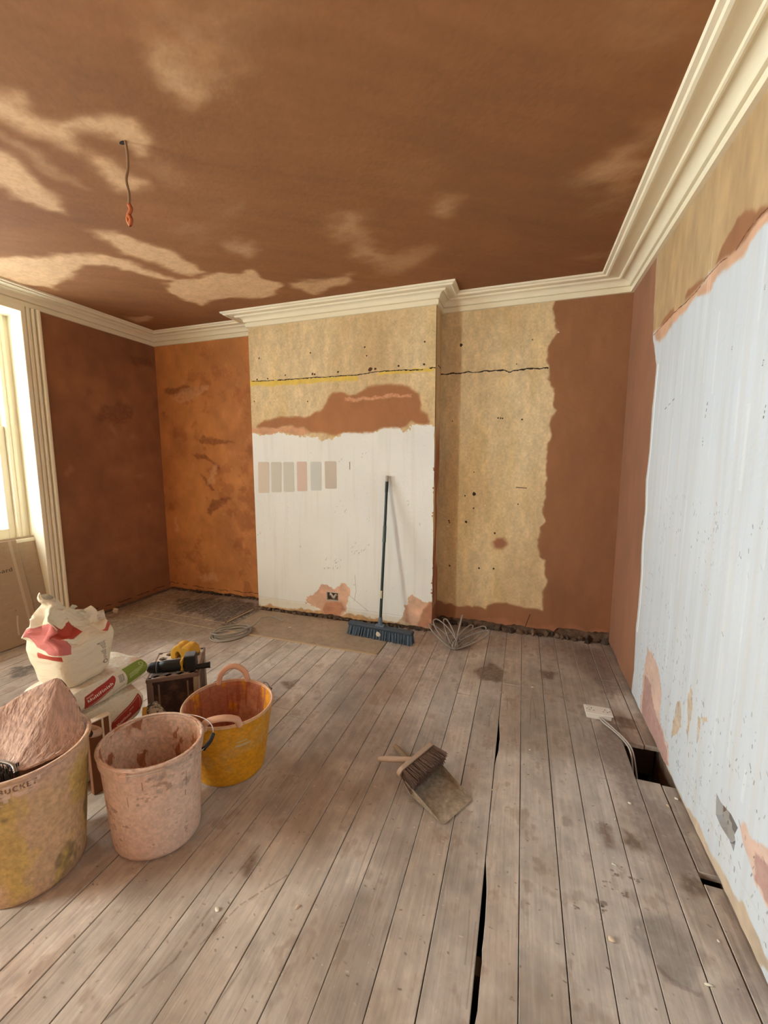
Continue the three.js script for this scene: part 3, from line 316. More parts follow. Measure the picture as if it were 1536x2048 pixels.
// right wall
const wallRight = struct('wall_right');
add(wallRight, 'masonry', worldUV(box(XR + T, XR + 0.35, -0.3, YC, ZB - 0.05, ZF + 0.3)), masonMat);
{
  const top = [...RW_DIAG].reverse();
  const tanTop = [[-3, 2.31], ...top, ...RW_EDGE.slice(0, 4).reverse(), [3.06, 3], [-3, 3]];
  const tex = surface({
    w: 1536, h: 1536, u0: 0.62, u1: 3.64, v0: 0, v1: YC,
    base: (u, v) => { const a = fbm(u * 26, v * 1.3, 3), b = fbm(u * 1.6 + 2, v * 1.2, 4), s = sstep(0.52, 0.7, fbm(u * 45 + 8, v * 0.8, 3)); return tint(mix3(mix3([208, 213, 220], [199, 202, 206], sstep(0.4, 0.8, a) * 0.6), [206, 194, 178], s * 0.16), 0.95 + 0.07 * b); },
    layers: [
      { polys: [tanTop], soft: 0.012, warp: 0.02, freq: 8, color: (u, v) => tint(mix3([196, 166, 124], [182, 146, 104], fbm(u * 4, v * 1.5, 4)), 0.88 + 0.2 * fbm(u * 20, v * 7, 3)) },
      { polys: [RW_PINKB], soft: 0.014, warp: 0.03, freq: 12, k: 0.9, color: flat([206, 156, 122], 0.25, 10) },
      { polys: RW_REDP, soft: 0.01, warp: 0.02, freq: 12, k: 0.95, color: fresh([156, 104, 70], 5) },
      { polys: [RW_BASE], soft: 0.006, warp: 0.025, freq: 16, k: 0.85, color: flat([186, 160, 132], 0.4, 14) },
      { polys: [RW_BROWN], soft: 0.006, warp: 0.012, freq: 9, color: fresh([156, 108, 80], 15) },
      { polys: RW_PINK, soft: 0.008, warp: 0.024, freq: 26, grain: 0.4, color: flat([214, 180, 162], 0.2, 10) },
      { polys: RW_MAUVE, soft: 0.008, warp: 0.02, freq: 26, grain: 0.3, k: 0.9, color: flat([172, 134, 126], 0.2, 10) },
      { polys: RW_TAN, soft: 0.003, warp: 0.014, freq: 26, k: 0.75, grain: 0.7, color: flat([190, 158, 122], 0.3) },
    ],
    marks: (ctx, X, Y, S) => {
      crack(ctx, X, Y, RW_DIAG, 0.005, 'rgba(90,48,30,0.75)', 0.2, 0.01);
      ctx.strokeStyle = 'rgba(84,66,50,0.75)'; for (const p of RW_SCRATCH) { const n = 6; for (let k = 0; k < n; k++) { if (k % 2) continue; ctx.lineWidth = rr(1.5, 3.5); ctx.beginPath(); ctx.moveTo(X(lerp(p[0][0], p[1][0], k / n)), Y(lerp(p[0][1], p[1][1], k / n))); ctx.lineTo(X(lerp(p[0][0], p[1][0], (k + 1) / n)), Y(lerp(p[0][1], p[1][1], (k + 1) / n))); ctx.stroke(); } }
      for (let i = 0; i < 900; i++) { const u = rr(1.0, 2.75), v = Math.pow(rnd(), 1.4) * 1.25 + 0.1; if (fbm(u * 4 + 3, v * 4, 3) < 0.44) continue; ctx.save(); ctx.translate(X(u), Y(v)); ctx.rotate(rr(-0.5, 0.9)); ctx.fillStyle = `rgba(92,84,84,${rr(0.15, 0.75)})`; ctx.fillRect(0, 0, rr(1, 2.6), rr(2, 12)); ctx.restore(); }
      for (let i = 0; i < 90; i++) { const u = rr(0.8, 2.8), v = rr(0.3, 2.0), l = rr(0.1, 0.5); ctx.strokeStyle = `rgba(${rnd() < 0.6 ? '246,246,246' : '214,206,194'},${rr(0.06, 0.22)})`; ctx.lineWidth = rr(3, 12); ctx.beginPath(); ctx.moveTo(X(u), Y(v)); ctx.lineTo(X(u + rr(-0.01, 0.01)), Y(v + l)); ctx.stroke(); }
      ctx.strokeStyle = 'rgba(250,250,248,0.9)'; ctx.lineWidth = 9; ctx.beginPath(); RW_EDGE.slice(4, 14).forEach(([u, v], k) => (k ? ctx.lineTo(X(u - 0.035), Y(v)) : ctx.moveTo(X(u - 0.035), Y(v)))); ctx.stroke();
      ctx.strokeStyle = 'rgba(190,186,178,0.5)'; ctx.lineWidth = 2; ctx.beginPath(); ctx.moveTo(X(2.5), Y(0.15)); ctx.lineTo(X(0.7), Y(0.15)); ctx.stroke();
    },
  });
  const foot = (u) => 0.004 + 0.014 * fbm(u * 6 + 4, 2, 4) + 0.008 * vn(u * 50, 7) + (u > 3.3 ? 0.012 : 0);
  add(wallRight, 'plaster', skin(sheet(-ZF - 0.05, -ZB + 0.01, YC, foot, 0.03), [RW_HOLE], T, (u, v, w) => [XR + T - w, v, -u], true), plasterMat(tex, 0.88, 0.004));
  const torn = add(wallRight, 'torn_lining', lump(0.012, 0.06, 0.07, 0.5, 2, 3), M(0x6f6a66, 0.8)); torn.position.set(XR + T + 0.002, 0.245, -1.6); torn.userData.label = 'dark grey torn backing in the broken plaster';
  const flap = add(wallRight, 'torn_flap', warp(new THREE.BoxGeometry(0.004, 0.05, 0.09, 1, 4, 6), (v) => { v.x += 0.012 * n3(v.y * 40, v.z * 40, 1) - 0.004; }), M(0x9a938c, 0.7)); flap.position.set(XR + T - 0.006, 0.235, -1.6); flap.rotation.x = 0.5;
}

// left wall, with two deep window recesses, and the wall behind the camera
const wallLeft = struct('wall_left');
{
  const tex = surface({
    w: 640, h: 1280, u0: 2.3, u1: 3.66, v0: 0, v1: YC,
    base: (u, v) => { const f = fbm(u * 1.8 + 40, v * 1.5, 4), b = fbm(u * 10, v * 8 + 3, 3), d = fbm(u * 4 + 3, v * 5, 4); return tint(mix3([158, 106, 70], [146, 96, 64], sstep(0.3, 0.7, f)), 0.84 + 0.16 * b + 0.14 * d); },
    layers: [{ polys: LW_PALE, soft: 0.02, warp: 0.03, k: 0.3, grain: 0.5, color: flat([206, 148, 110]) }, { polys: LW_DARK, soft: 0.03, warp: 0.05, freq: 12, k: 0.45, grain: 0.8, color: flat([104, 62, 40]) }],
    marks: (ctx, X, Y) => { for (let i = 0; i < 50; i++) { const u = rr(2.4, 3.6), v = rr(0.2, 2.5); ctx.strokeStyle = 'rgba(206,150,112,0.22)'; ctx.lineWidth = 1; ctx.beginPath(); ctx.moveTo(X(u), Y(v)); ctx.lineTo(X(u + rr(-0.05, 0.05)), Y(v + rr(-0.05, 0.05))); ctx.stroke(); } crack(ctx, X, Y, [[2.4, 0.09], [3.0, 0.06], [3.62, 0.07]], 0.008, 'rgba(60,30,20,0.8)', 0.45, 0.03); },
  });
  const lw = plasterMat(tex, 0.88, 0.005), parts = [];
  let z = ZB - 0.05;
  for (const [a0, b0] of WINDOWS) { const a = a0 - 0.068, b = b0 + 0.068; parts.push(box(XOUT, XL, 0, YC, z, a), box(XOUT, XL, HEAD, YC, a, b), box(XOUT, -4.16, -0.3, 0.80, a, b)); z = b; }
  parts.push(box(XOUT, XL, 0, YC, z, ZF + 0.3));
  add(wallLeft, 'plaster', worldUV(join(parts)), lw);
  const skirt = add(wallLeft, 'rubble_edge', worldUV(join([...Array(26)].map((_, i) => lump(rr(0.008, 0.016), rr(0.008, 0.022), rr(0.02, 0.05), 0.35).translate(XL + rr(0, 0.008), rr(0.004, 0.015), -2.5 - i * 0.043)))), stoneMats[0]); skirt.userData.kind = 'stuff';
  const wf = add(scene, 'wall_front', worldUV(box(XOUT, XR + 0.35, -0.3, YC, ZF, ZF + 0.3)), plasterMat(surface({ w: 256, h: 256, u0: 0, u1: 3, v0: 0, v1: 3, base: (u, v) => tint([176, 128, 92], 0.9 + 0.2 * fbm(u * 5, v * 5, 3)) })));
  wf.userData.kind = 'structure';
}

// --- cornice: one moulded profile run round the room and round the chimney breast
const creamPaint = new THREE.MeshStandardMaterial({ color: 0xf3e7cc, roughness: 0.55, bumpMap: plasterBump, bumpScale: 0.002 });
{
  const prof = [[0, 2.730], [0.018, 2.731], [0.020, 2.764], [0.012, 2.767], [0.012, 2.771], [0.03, 2.773], [0.033, 2.780], [0.036, 2.790], [0.044, 2.800], [0.056, 2.808], [0.074, 2.813], [0.078, 2.806], [0.084, 2.803], [0.091, 2.806], [0.094, 2.818], [0.146, 2.820], [0.150, 2.812], [0.158, 2.808], [0.168, 2.811], [0.173, 2.820], [0.188, 2.822], [0.192, YC], [0, YC]];
  const path = [[XL, ZF, 1.0], [XL, ZB, 0.92], [CX0, ZB, 0.9], [CX0, ZC, 0.92], [CX1, ZC, 0.9], [CX1, ZB, 0.92], [XR, ZB, 1.26], [XR, ZF, 1]];   // third: how far that run projects
  const lines = path.slice(0, -1).map(([x, z, k], i) => { const [x2, z2] = path[i + 1], l = Math.hypot(x2 - x, z2 - z), dx = (x2 - x) / l, dz = (z2 - z) / l; return { x, z, dx, dz, nx: -dz, nz: dx, k }; });
  const at = (i, d) => {
    const off = (L) => [L.x + L.nx * d * L.k, L.z + L.nz * d * L.k];
    if (i === 0) return off(lines[0]); if (i === path.length - 1) { const L = lines[lines.length - 1]; return [path[i][0] + L.nx * d * L.k, path[i][1] + L.nz * d * L.k]; }
    const A = lines[i - 1], B = lines[i], a = off(A), b = off(B), det = A.dx * -B.dz + B.dx * A.dz, t = ((b[0] - a[0]) * -B.dz + B.dx * (b[1] - a[1])) / det; return [a[0] + A.dx * t, a[1] + A.dz * t];
  };
  const g = struct('trim_1'), quads = [];
  for (let i = 0; i < path.length - 1; i++) {
    const pos = [];
    for (let k = 0; k < prof.length - 1; k++) { const q = [[i, k], [i + 1, k], [i + 1, k + 1], [i, k + 1]].map(([a, b]) => { const [x, z] = at(a, prof[b][0]); return [x, prof[b][1], z]; }); for (const j of [0, 1, 2, 0, 2, 3]) pos.push(...q[j]); }
    const geo = new THREE.BufferGeometry(); geo.setAttribute('position', new THREE.Float32BufferAttribute(pos, 3)); geo.computeVertexNormals();
    add(g, 'cornice_run', worldUV(toCreasedNormals(geo, 0.5)), creamPaint);
  }
  g.userData.label = 'cream moulded plaster cornice';
}

// --- sash windows with deep panelled recesses
const gloss = new THREE.MeshStandardMaterial({ color: 0xf6ecd2, roughness: 0.4 }), glass = new THREE.MeshPhysicalMaterial({ color: 0xffffff, roughness: 0.02, transmission: 1, thickness: 0, ior: 1.5 });
const brass = M(0xb08a4a, 0.35, { metalness: 0.8 });
WINDOWS.forEach(([z0, z1], n) => {
  const w = struct('window_' + (n + 1)), X0 = -4.16, X1 = -4.11, fw = 0.05;
  w.userData.label = n ? 'cream sash window nearer the door end' : 'cream sash window in a deep recess over leaning boards';
  // linings of the recess, splayed a little
  for (const [z, s] of [[z0, 1], [z1, -1]]) {
    const sh = new THREE.Shape([[XL + 0.001, 0], [X1, 0.035 * -s], [X1, -0.03 * s + 0.035 * -s], [XL + 0.001, -0.03 * s]].map(([x, d]) => new THREE.Vector2(x, -(z + d))));
    add(w, 'recess_lining', new THREE.ExtrudeGeometry(sh, { depth: HEAD, bevelEnabled: false }).rotateX(-Math.PI / 2), gloss);
    add(w, 'frame_post', join([rb(X0 - 0.12, X1, 0.8, HEAD, z - 0.04 * s, z + fw * s, 0.004), rb(X0 - 0.02, X1 + 0.012, 0.8, HEAD, z + 0.0 * s, z + 0.022 * s, 0.004)]), gloss);
    add(w, 'architrave', join([rb(XL - 0.005, XL + 0.018, 0, 2.735, z + 0.012 * s, z - 0.022 * s, 0.006), rb(XL - 0.006, XL + 0.004, 0, 2.735, z - 0.02 * s, z - 0.125 * s, 0.002), rb(XL - 0.005, XL + 0.020, 0, 2.735, z - 0.030 * s, z - 0.058 * s, 0.009), rb(XL - 0.005, XL + 0.028, 0, 2.735, z - 0.064 * s, z - 0.088 * s, 0.010), rb(XL - 0.005, XL + 0.042, 0, 2.735, z - 0.096 * s, z - 0.125 * s, 0.012)]), gloss);
  }
  add(w, 'recess_head', join([box(X1 - 0.1, XL, HEAD - 0.015, HEAD + 0.01, z0 - 0.06, z1 + 0.06), rb(XL - 0.02, XL + 0.02, HEAD - 0.016, 2.735, z0 - 0.02, z1 + 0.02, 0.004)]), gloss);
  add(w, 'apron_panel', join([box(X0, X1 + 0.0, 0.0, 0.8, z0 - 0.03, z1 + 0.03), rb(X1 - 0.005, X1 + 0.012, 0.06, 0.74, z0 + 0.12, z1 - 0.12, 0.005)]), gloss);
  add(w, 'window_sill', rb(X0 - 0.05, -4.035, 0.8, 0.835, z0 - 0.035, z1 + 0.035, 0.008), gloss);
  for (const [z, k] of [[z0, -1], [z1, 1]]) add(w, 'outer_reveal', box(XOUT - 0.004, X0 - 0.121, 0.8, HEAD, z + 0.045 * -k, z + 0.07 * k), M(0xe9e4d6, 0.9));
  add(w, 'outer_sill', box(XOUT - 0.06, X0 - 0.04, 0.74, 0.81, z0 - 0.05, z1 + 0.05), M(0xcfc8b8, 0.9));
  const sash = (name, x, y0, y1, top, bottom) => {
    const s = add(w, name, join([rb(x - 0.022, x + 0.022, y0, y1, z0 + fw, z0 + fw + 0.05), rb(x - 0.022, x + 0.022, y0, y1, z1 - fw - 0.05, z1 - fw), rb(x - 0.0215, x + 0.0215, y1 - top, y1 - 0.0005, z0 + fw + 0.0496, z1 - fw - 0.0496), rb(x - 0.0215, x + 0.0215, y0 + 0.0005, y0 + bottom, z0 + fw + 0.0496, z1 - fw - 0.0496)]), gloss);
    const p = new THREE.Mesh(box(x - 0.002, x + 0.002, y0 + bottom - 0.005, y1 - top + 0.005, z0 + fw + 0.045, z1 - fw - 0.045), glass); p.name = 'pane'; p.receiveShadow = true; s.add(p); return s;
  };
  sash('upper_sash', -4.215, 1.735, HEAD - 0.02, 0.05, 0.04);
  sash('lower_sash', -4.165, 0.836, 1.785, 0.04, 0.085);
  add(w, 'sash_horn', join([rb(-4.237, -4.193, 1.69, 1.74, z0 + fw, z0 + fw + 0.045, 0.01), rb(-4.237, -4.193, 1.69, 1.74, z1 - fw - 0.045, z1 - fw, 0.01)]), gloss);
  add(w, 'sash_catch', join([rbox(0.03, 0.012, 0.05, 0.004).translate(-4.165, 1.791, (z0 + z1) / 2), rod([-4.165, 1.795, (z0 + z1) / 2], [-4.15, 1.815, (z0 + z1) / 2 + 0.02], 0.005)]), brass);
});
// ------------------------------------------------------------------ floor: separate old boards over a dark void, a hole, a hearth slab
const floor = struct('floor');
const SEAMS = [0.745, 0.668, 0.567, 0.434, 0.306, 0.183, 0.046, -0.076, -0.216, -0.35, -0.488, -0.618, -0.751, -0.885, -1.013, -1.145];
while (SEAMS[SEAMS.length - 1] > -4.05) SEAMS.push(SEAMS[SEAMS.length - 1] - 0.132);
{
  const toneOf = SEAMS.map((_, i) => [rr(0.96, 1.04), rr(-0.5, 0.5)]);
  const col = (u) => { let k = 0; while (k < SEAMS.length - 1 && u < SEAMS[k]) k++; return k; };
  const tex = surface({
    w: 2048, h: 2048, u0: -4.2, u1: 0.75, v0: 0.2, v1: 3.66,
    base: (u, v) => {
      const k = col(u), s = k * 7.31, t = toneOf[k];
      const grain = fbm(u * 70 + s, v * 2.6 + s, 3), fine = fbm(u * 190 + s, v * 12, 2), dust = fbm(u * 2.3 + 1, v * 2.1, 5), mot = fbm(u * 17 + 4, v * 13, 4), pale = sstep(0.56, 0.72, fbm(u * 26 + 8, v * 20, 4));
      let c = mix3([162, 145, 131], [195, 182, 170], sstep(0.3, 0.7, dust)); c = mix3(c, [160, 134, 118], sstep(0.5, 0.8, fbm(u * 1.3 + 70, v * 1.2, 3)) * 0.5);
      c = mix3(c, [212, 199, 184], pale * 0.4 * sstep(0.35, 0.65, dust)); c = mix3(c, [104, 84, 70], sstep(0.6, 0.8, mot) * 0.35);
      return tint([c[0] + t[1] * 3, c[1], c[2] - t[1] * 3], t[0] * (0.78 + 0.1 * grain + 0.08 * fine + 0.28 * mot));
    },
    layers: [
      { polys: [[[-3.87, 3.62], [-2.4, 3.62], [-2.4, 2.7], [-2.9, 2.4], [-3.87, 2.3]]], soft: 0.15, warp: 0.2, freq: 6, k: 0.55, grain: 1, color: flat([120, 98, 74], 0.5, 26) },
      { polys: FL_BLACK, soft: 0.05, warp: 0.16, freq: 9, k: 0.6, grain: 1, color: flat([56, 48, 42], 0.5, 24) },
      { polys: FL_GREY.slice(0, 1), soft: 0.02, warp: 0.03, freq: 12, k: 0.42, grain: 0.5, color: flat([104, 98, 94], 0.3, 20) },
      { polys: FL_GREY.slice(1), soft: 0.08, warp: 0.08, freq: 8, k: 0.3, grain: 0.6, color: flat([150, 146, 142], 0.3, 20) },
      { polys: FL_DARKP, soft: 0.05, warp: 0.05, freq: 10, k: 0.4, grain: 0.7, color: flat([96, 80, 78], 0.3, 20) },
      { polys: FL_BROWN, soft: 0.02, warp: 0.02, freq: 18, k: 0.6, grain: 0.7, color: flat([92, 68, 50], 0.3, 20) },
    ],
    marks: (ctx, X, Y, S) => {
      FL_LINES.forEach((p, i) => { ctx.strokeStyle = i < 2 ? 'rgba(226,200,150,0.75)' : i === 2 || i === 3 ? 'rgba(70,48,34,0.3)' : 'rgba(196,176,156,0.4)'; ctx.lineWidth = i < 2 ? 7 : i < 4 ? 5 : 5; for (let k = 0; k < p.length - 1; k++) { const n = 24; for (let j = 0; j < n; j++) { if (vn(j * 0.7 + i * 9, k * 3) < 0.12) continue; ctx.lineWidth = (i < 2 ? 6 : 3) * rr(0.5, 1.1); ctx.beginPath(); ctx.moveTo(X(lerp(p[k][0], p[k + 1][0], j / n)), Y(lerp(p[k][1], p[k + 1][1], j / n))); ctx.lineTo(X(lerp(p[k][0], p[k + 1][0], (j + 1) / n)), Y(lerp(p[k][1], p[k + 1][1], (j + 1) / n))); ctx.stroke(); } } });
      crack(ctx, X, Y, FL_RING, 0.03, 'rgba(70,56,48,0.10)', 0.05, 0.05);
      for (const [u, v, r] of FL_SPOTS) { for (let j = 0; j < 5; j++) blob(ctx, X(u + rr(-1, 1) * r), Y(v + rr(-1, 1) * r), r * S * rr(0.2, 0.6), 'rgba(66,46,34,0.4)'); };
      for (let i = 0; i < 3600; i++) { const u = rr(-3.9, 0.7), v = rr(0.4, 3.6), q = rnd(); ctx.save(); ctx.translate(X(u), Y(v)); ctx.rotate(rr(0, 3)); ctx.fillStyle = q < 0.5 ? `rgba(222,212,198,${rr(0.2, 0.7)})` : `rgba(70,54,44,${rr(0.2, 0.6)})`; ctx.fillRect(0, 0, rr(0.8, 2.6), rr(0.8, 6)); ctx.restore(); }
      for (let i = 0; i < 160; i++) { const u = rr(-3.9, 0.7), v = rr(0.4, 3.6), l = rr(0.05, 0.3); ctx.strokeStyle = `rgba(84,64,52,${rr(0.15, 0.4)})`; ctx.lineWidth = rr(0.8, 1.8); ctx.beginPath(); ctx.moveTo(X(u), Y(v)); ctx.quadraticCurveTo(X(u + rr(-0.01, 0.01)), Y(v + l / 2), X(u + rr(-0.02, 0.02)), Y(v + l)); ctx.stroke(); }
      for (let k = 1; k < SEAMS.length; k++) for (const [d, z] of [[0.03, 0], [0.1, 0]]) for (let v = 0.3 + 0.17 * (k % 2); v < 3.6; v += 0.42) if (vn(k * 3.7 + d * 30, v * 5) > 0.6) blob(ctx, X(SEAMS[k] + d), Y(v), 1.5, 'rgba(60,46,38,0.5)');
    },
  });
  const woodBump = bumpTex(512, (x, y) => 0.5 + 0.5 * (fbm(x * 60, y * 4, 4) - 0.5) + 0.3 * (fbm(x * 12, y * 12, 4) - 0.5), 0.8);
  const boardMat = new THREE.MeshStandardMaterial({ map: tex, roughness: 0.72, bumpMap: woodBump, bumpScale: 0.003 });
  const TH = 0.024;
  // a board as a cut outline (x, -z), so that edges can be chipped; top edges softened
  const board = (outline, dy) => { const s = new THREE.Shape(outline.map(([x, z]) => new THREE.Vector2(x, -z))); return worldUV(new THREE.ExtrudeGeometry(s, { depth: TH - 0.002, bevelEnabled: true, bevelThickness: 0.002, bevelSize: 0.0015, bevelOffset: -0.0015, bevelSegments: 1 }).rotateX(-Math.PI / 2).translate(0, -TH + dy, 0)); };
  const cuts = (k) => {   // [from, to] runs of board in that column, z falling
    const xa = SEAMS[k + 1], xb = SEAMS[k];
    let back = ZB - T + 0.002; if (xb <= -1.01 && xa >= -2.47) back = -2.858;
    if (k === 0) return [[ZF, -1.585], [-1.63, -2.06], [-2.345, back]];
    if (k === 1) return [[ZF, 0.4], [0.4, -2.066], [-2.34, -3.0], [-3.0, back]];
    if (k === 6) return [[ZF, 0.6], [0.6, -2.735], [-2.735, back]];
    const runs = []; let z = ZF; while (z > back) { let e = z - rr(1.7, 3.4); if (z === ZF) e = z - rr(1.2, 2.6); if (e - back < 0.6) e = back; runs.push([z, e]); z = e; } return runs;
  };
  for (let k = 0; k < SEAMS.length - 1; k++) {
    const gr = k === 0 ? 0.003 : rr(0.0007, 0.0018), xb = SEAMS[k] - gr, xa = SEAMS[k + 1] + gr;
    for (const [a, b] of cuts(k)) {
      const z0 = a - 0.001, z1 = b + 0.001, o = [];
      o.push([xa, z0], [xa, z1], [xb, z1], [xb, z0]);
      let outl = o;
      if (k === 6 && a === 0.6) { // left edge of this board is worn into two long gaps
        outl = [[xa, z0]];
        const gapAt = (z) => (z < -1.955 && z > -2.315 ? 0.013 * Math.sin(((z + 2.315) / 0.36) * Math.PI) : z < -0.86 && z > -1.43 ? 0.015 * Math.min(1, Math.sin(((z + 1.43) / 0.57) * Math.PI) * 1.6) : 0);
        for (let z = z0 - 0.02; z > z1; z -= 0.03) outl.push([xa + gapAt(z) * (0.85 + 0.3 * vn(z * 40, 1)), z]);
        outl.push([xa, z1], [xb, z1], [xb, z0]);
      } else if (k === 13 && b < -2.5) outl = [[xa, z0], [xa, z1], [xb, z1], [xb, -2.72], [xb - 0.006, -2.6], [xb - 0.005, -2.45], [xb, -2.4], [xb, z0]];
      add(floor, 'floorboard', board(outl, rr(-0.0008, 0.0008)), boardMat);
    }
  }
  // threshold strip of boards inside the window recesses is part of the same columns; below: ground and joists
  add(floor, 'void_ground', box(XOUT, XR + 0.3, -0.36, -0.3, ZB - 0.3, ZF + 0.3), M(0x2a221c, 1));
  for (let z = -3.3; z < 2.3; z += 0.44) add(floor, 'joist', box(-4.3, XR + 0.01, -0.2, -TH - 0.001, z - 0.025, z + 0.025), M(0x4a382a, 1));
  const hearthTex = surface({ w: 512, h: 256, u0: -2.5, u1: -0.95, v0: 2.8, v1: 3.45, base: (u, v) => tint(mix3([178, 154, 128], [158, 136, 114], fbm(u * 3, v * 4, 4)), 0.86 + 0.16 * fbm(u * 22, v * 22, 4) + 0.1 * fbm(u * 60, v * 60, 2)), marks: (ctx, X, Y, S) => { for (let i = 0; i < 60; i++) blob(ctx, X(rr(-2.5, -1)), Y(rr(2.82, 3.4)), rr(0.5, 1.6), 'rgba(206,192,172,0.5)'); blob(ctx, X(-1.95), Y(3.1), 5, 'rgba(216,206,190,0.7)'); } });
  const slab = new THREE.Shape([[-2.462, -2.857], [-1.05, -2.857], [-1.022, -2.885], [-1.018, -3.4 + 0.005], [-2.462, -3.4 + 0.005]].map(([x, z]) => new THREE.Vector2(x, -z)));
  add(floor, 'hearth_slab', worldUV(new THREE.ExtrudeGeometry(slab, { depth: 0.058, bevelEnabled: true, bevelSize: 0.003, bevelThickness: 0.003, bevelOffset: -0.003, bevelSegments: 1 }).rotateX(-Math.PI / 2).translate(0, -0.062, 0)), plasterMat(hearthTex, 0.9, 0.003)).userData.label = 'grey-brown hearth slab';
  add(floor, 'hearth_strip', rb(-2.47, -1.02, -0.02, 0.003, -2.856, -2.838, 0.002), M(0xc2a47e, 0.8)).userData.label = 'pale wooden strip along the hearth';
  add(floor, 'margin_ledge', box(-4.16, XL, -0.024, -0.001, -3.62, ZF), M(0x8a7462, 0.9)).visible = true;
}

// ------------------------------------------------------------------ what the window looks out on: street and house fronts
{
  const ground = add(scene, 'street', box(-40, XOUT - 0.4, -4.8, -4.5, -40, 40), M(0x8d8a86, 0.95)); ground.userData.kind = 'structure';
  const houses = [[-26, -13.2, 0xd9d2c4, 'cream terraced house front beyond the blue one'], [-13.2, -4.2, 0x79bccb, 'pale blue house front across the street'], [-4.2, 5.5, 0xe3d9c2, 'cream house front across the street'], [5.5, 18, 0xd6cbbb, 'buff house front across the street']];
  houses.forEach(([a, b, c, label]) => {
    const h = thing('house_front', label, 'house', [-17, -4.5, (a + b) / 2], 0, 'houses across the street'), wd = b - a;
    add(h, 'wall', box(-4, 0, 0, 9.4, -wd / 2, wd / 2), M(c, 0.9));
    for (const y of [3.2, 6.3, 9.3]) add(h, 'string_course', box(0, 0.12, y, y + 0.22, -wd / 2, wd / 2), M(0xf2efe8, 0.8));
    add(h, 'roof', new THREE.ExtrudeGeometry(new THREE.Shape([new THREE.Vector2(-4.2, 9.4), new THREE.Vector2(0.2, 9.5), new THREE.Vector2(-2, 11.4)]), { depth: wd, bevelEnabled: false }).translate(0, 0, -wd / 2), M(0x5d5f66, 0.9));
    const frameM = M(0xf4f2ec, 0.6), paneM = M(0x55626b, 0.15);
    for (const y of [0.7, 3.9, 7.0]) for (let z = -wd / 2 + 1.3; z < wd / 2 - 0.9; z += 2.2) {
      const f = add(h, 'window', join([box(0, 0.07, y, y + 1.7, z - 0.55, z - 0.47), box(0, 0.07, y, y + 1.7, z + 0.47, z + 0.55), box(0, 0.07, y + 1.62, y + 1.7, z - 0.469, z + 0.469), box(0, 0.07, y, y + 0.08, z - 0.469, z + 0.469), box(0, 0.06, y + 0.8, y + 0.87, z - 0.469, z + 0.469), box(0, 0.05, y + 0.081, y + 1.619, z - 0.02, z + 0.02)]), frameM);
      add(f, 'pane', box(-0.01, 0.02, y + 0.05, y + 1.65, z - 0.5, z + 0.5), paneM);
    }
  });
}
// ------------------------------------------------------------------ tubs and bucket
// wall of a tub: outer profile up, over the rim, inner profile down; v 0..0.5 outside, 0.5..1 inside
function tubGeo(rb_, rt, h, { t = 0.006, lip = 0.008, collar = 0, floorT = 0.01, seg = 72, sx = 1, sz = 1, turn = 0, wob = 0 } = {}) {
  const out = [], inn = [], N = 14;
  out.push([0.0001, 0], [rb_ * 0.9, 0], [rb_ * 0.985, 0.006]);
  for (let i = 0; i < N; i++) { const s = i / (N - 1), y = 0.02 + s * (h - 0.035); let r = lerp(rb_, rt, s); if (collar && y > h - collar) r += 0.006; out.push([r, y]); }
  out.push([rt + lip, h - 0.014], [rt + lip + 0.002, h - 0.006], [rt + lip * 0.5, h]);
  for (const [r, y] of out) inn.unshift([Math.max(0.0001, r - t - (y > h - 0.02 ? lip * 0.6 : 0)), Math.max(floorT, y - (y > h - 0.01 ? 0.002 : 0))]);
  const g = new THREE.LatheGeometry([...out, ...inn].map(([r, y]) => new THREE.Vector2(r, y)), seg);
  warp(g, (v) => { const a = Math.atan2(v.z, v.x), k = 1 + wob * (v.y / h) * (0.6 * Math.sin(2 * a + 0.8) + 0.4 * Math.sin(3 * a + 2)); const x = v.x * k * sx, z = v.z * k * sz; v.x = x * Math.cos(turn) + z * Math.sin(turn); v.z = -x * Math.sin(turn) + z * Math.cos(turn); });
  return mergeSeam(g);
}
function mergeSeam(g) { // smooth normals across the lathe seam
  const p = g.attributes.position, n = g.attributes.normal, map = new Map();
  for (let i = 0; i < p.count; i++) { const k = [p.getX(i), p.getY(i), p.getZ(i)].map((x) => x.toFixed(4)).join(); if (!map.has(k)) map.set(k, []); map.get(k).push(i); }
  for (const l of map.values()) if (l.length > 1) { const s = V(); l.forEach((i) => s.add(V(n.getX(i), n.getY(i), n.getZ(i)))); s.normalize(); l.forEach((i) => n.setXYZ(i, s.x, s.y, s.z)); }
  return g;
}
const dirtBump = bumpTex(256, (x, y) => 0.5 + 0.9 * (fbm(x * 20, y * 20, 4) - 0.5), 1);
const tubMat = (tex, rough = 0.7, b = 0.002) => { const bm = dirtBump.clone(); bm.repeat.set(3, 2); return new THREE.MeshStandardMaterial({ map: tex, roughness: rough, bumpMap: bm, bumpScale: b }); };
const around = (f, opts = {}) => surface({ w: 1024, h: 1024, u0: 0, u1: 1, v0: 0, v1: 1, wrap: THREE.RepeatWrapping, base: f, ...opts });
const wrapN = (u, v, fu, fv, s = 0) => { const a = fbm(u * fu + s, v * fv + s, 4), b = fbm((u - 1) * fu + s, v * fv + s, 4), k = sstep(0.85, 1, u); return lerp(a, b, k); };

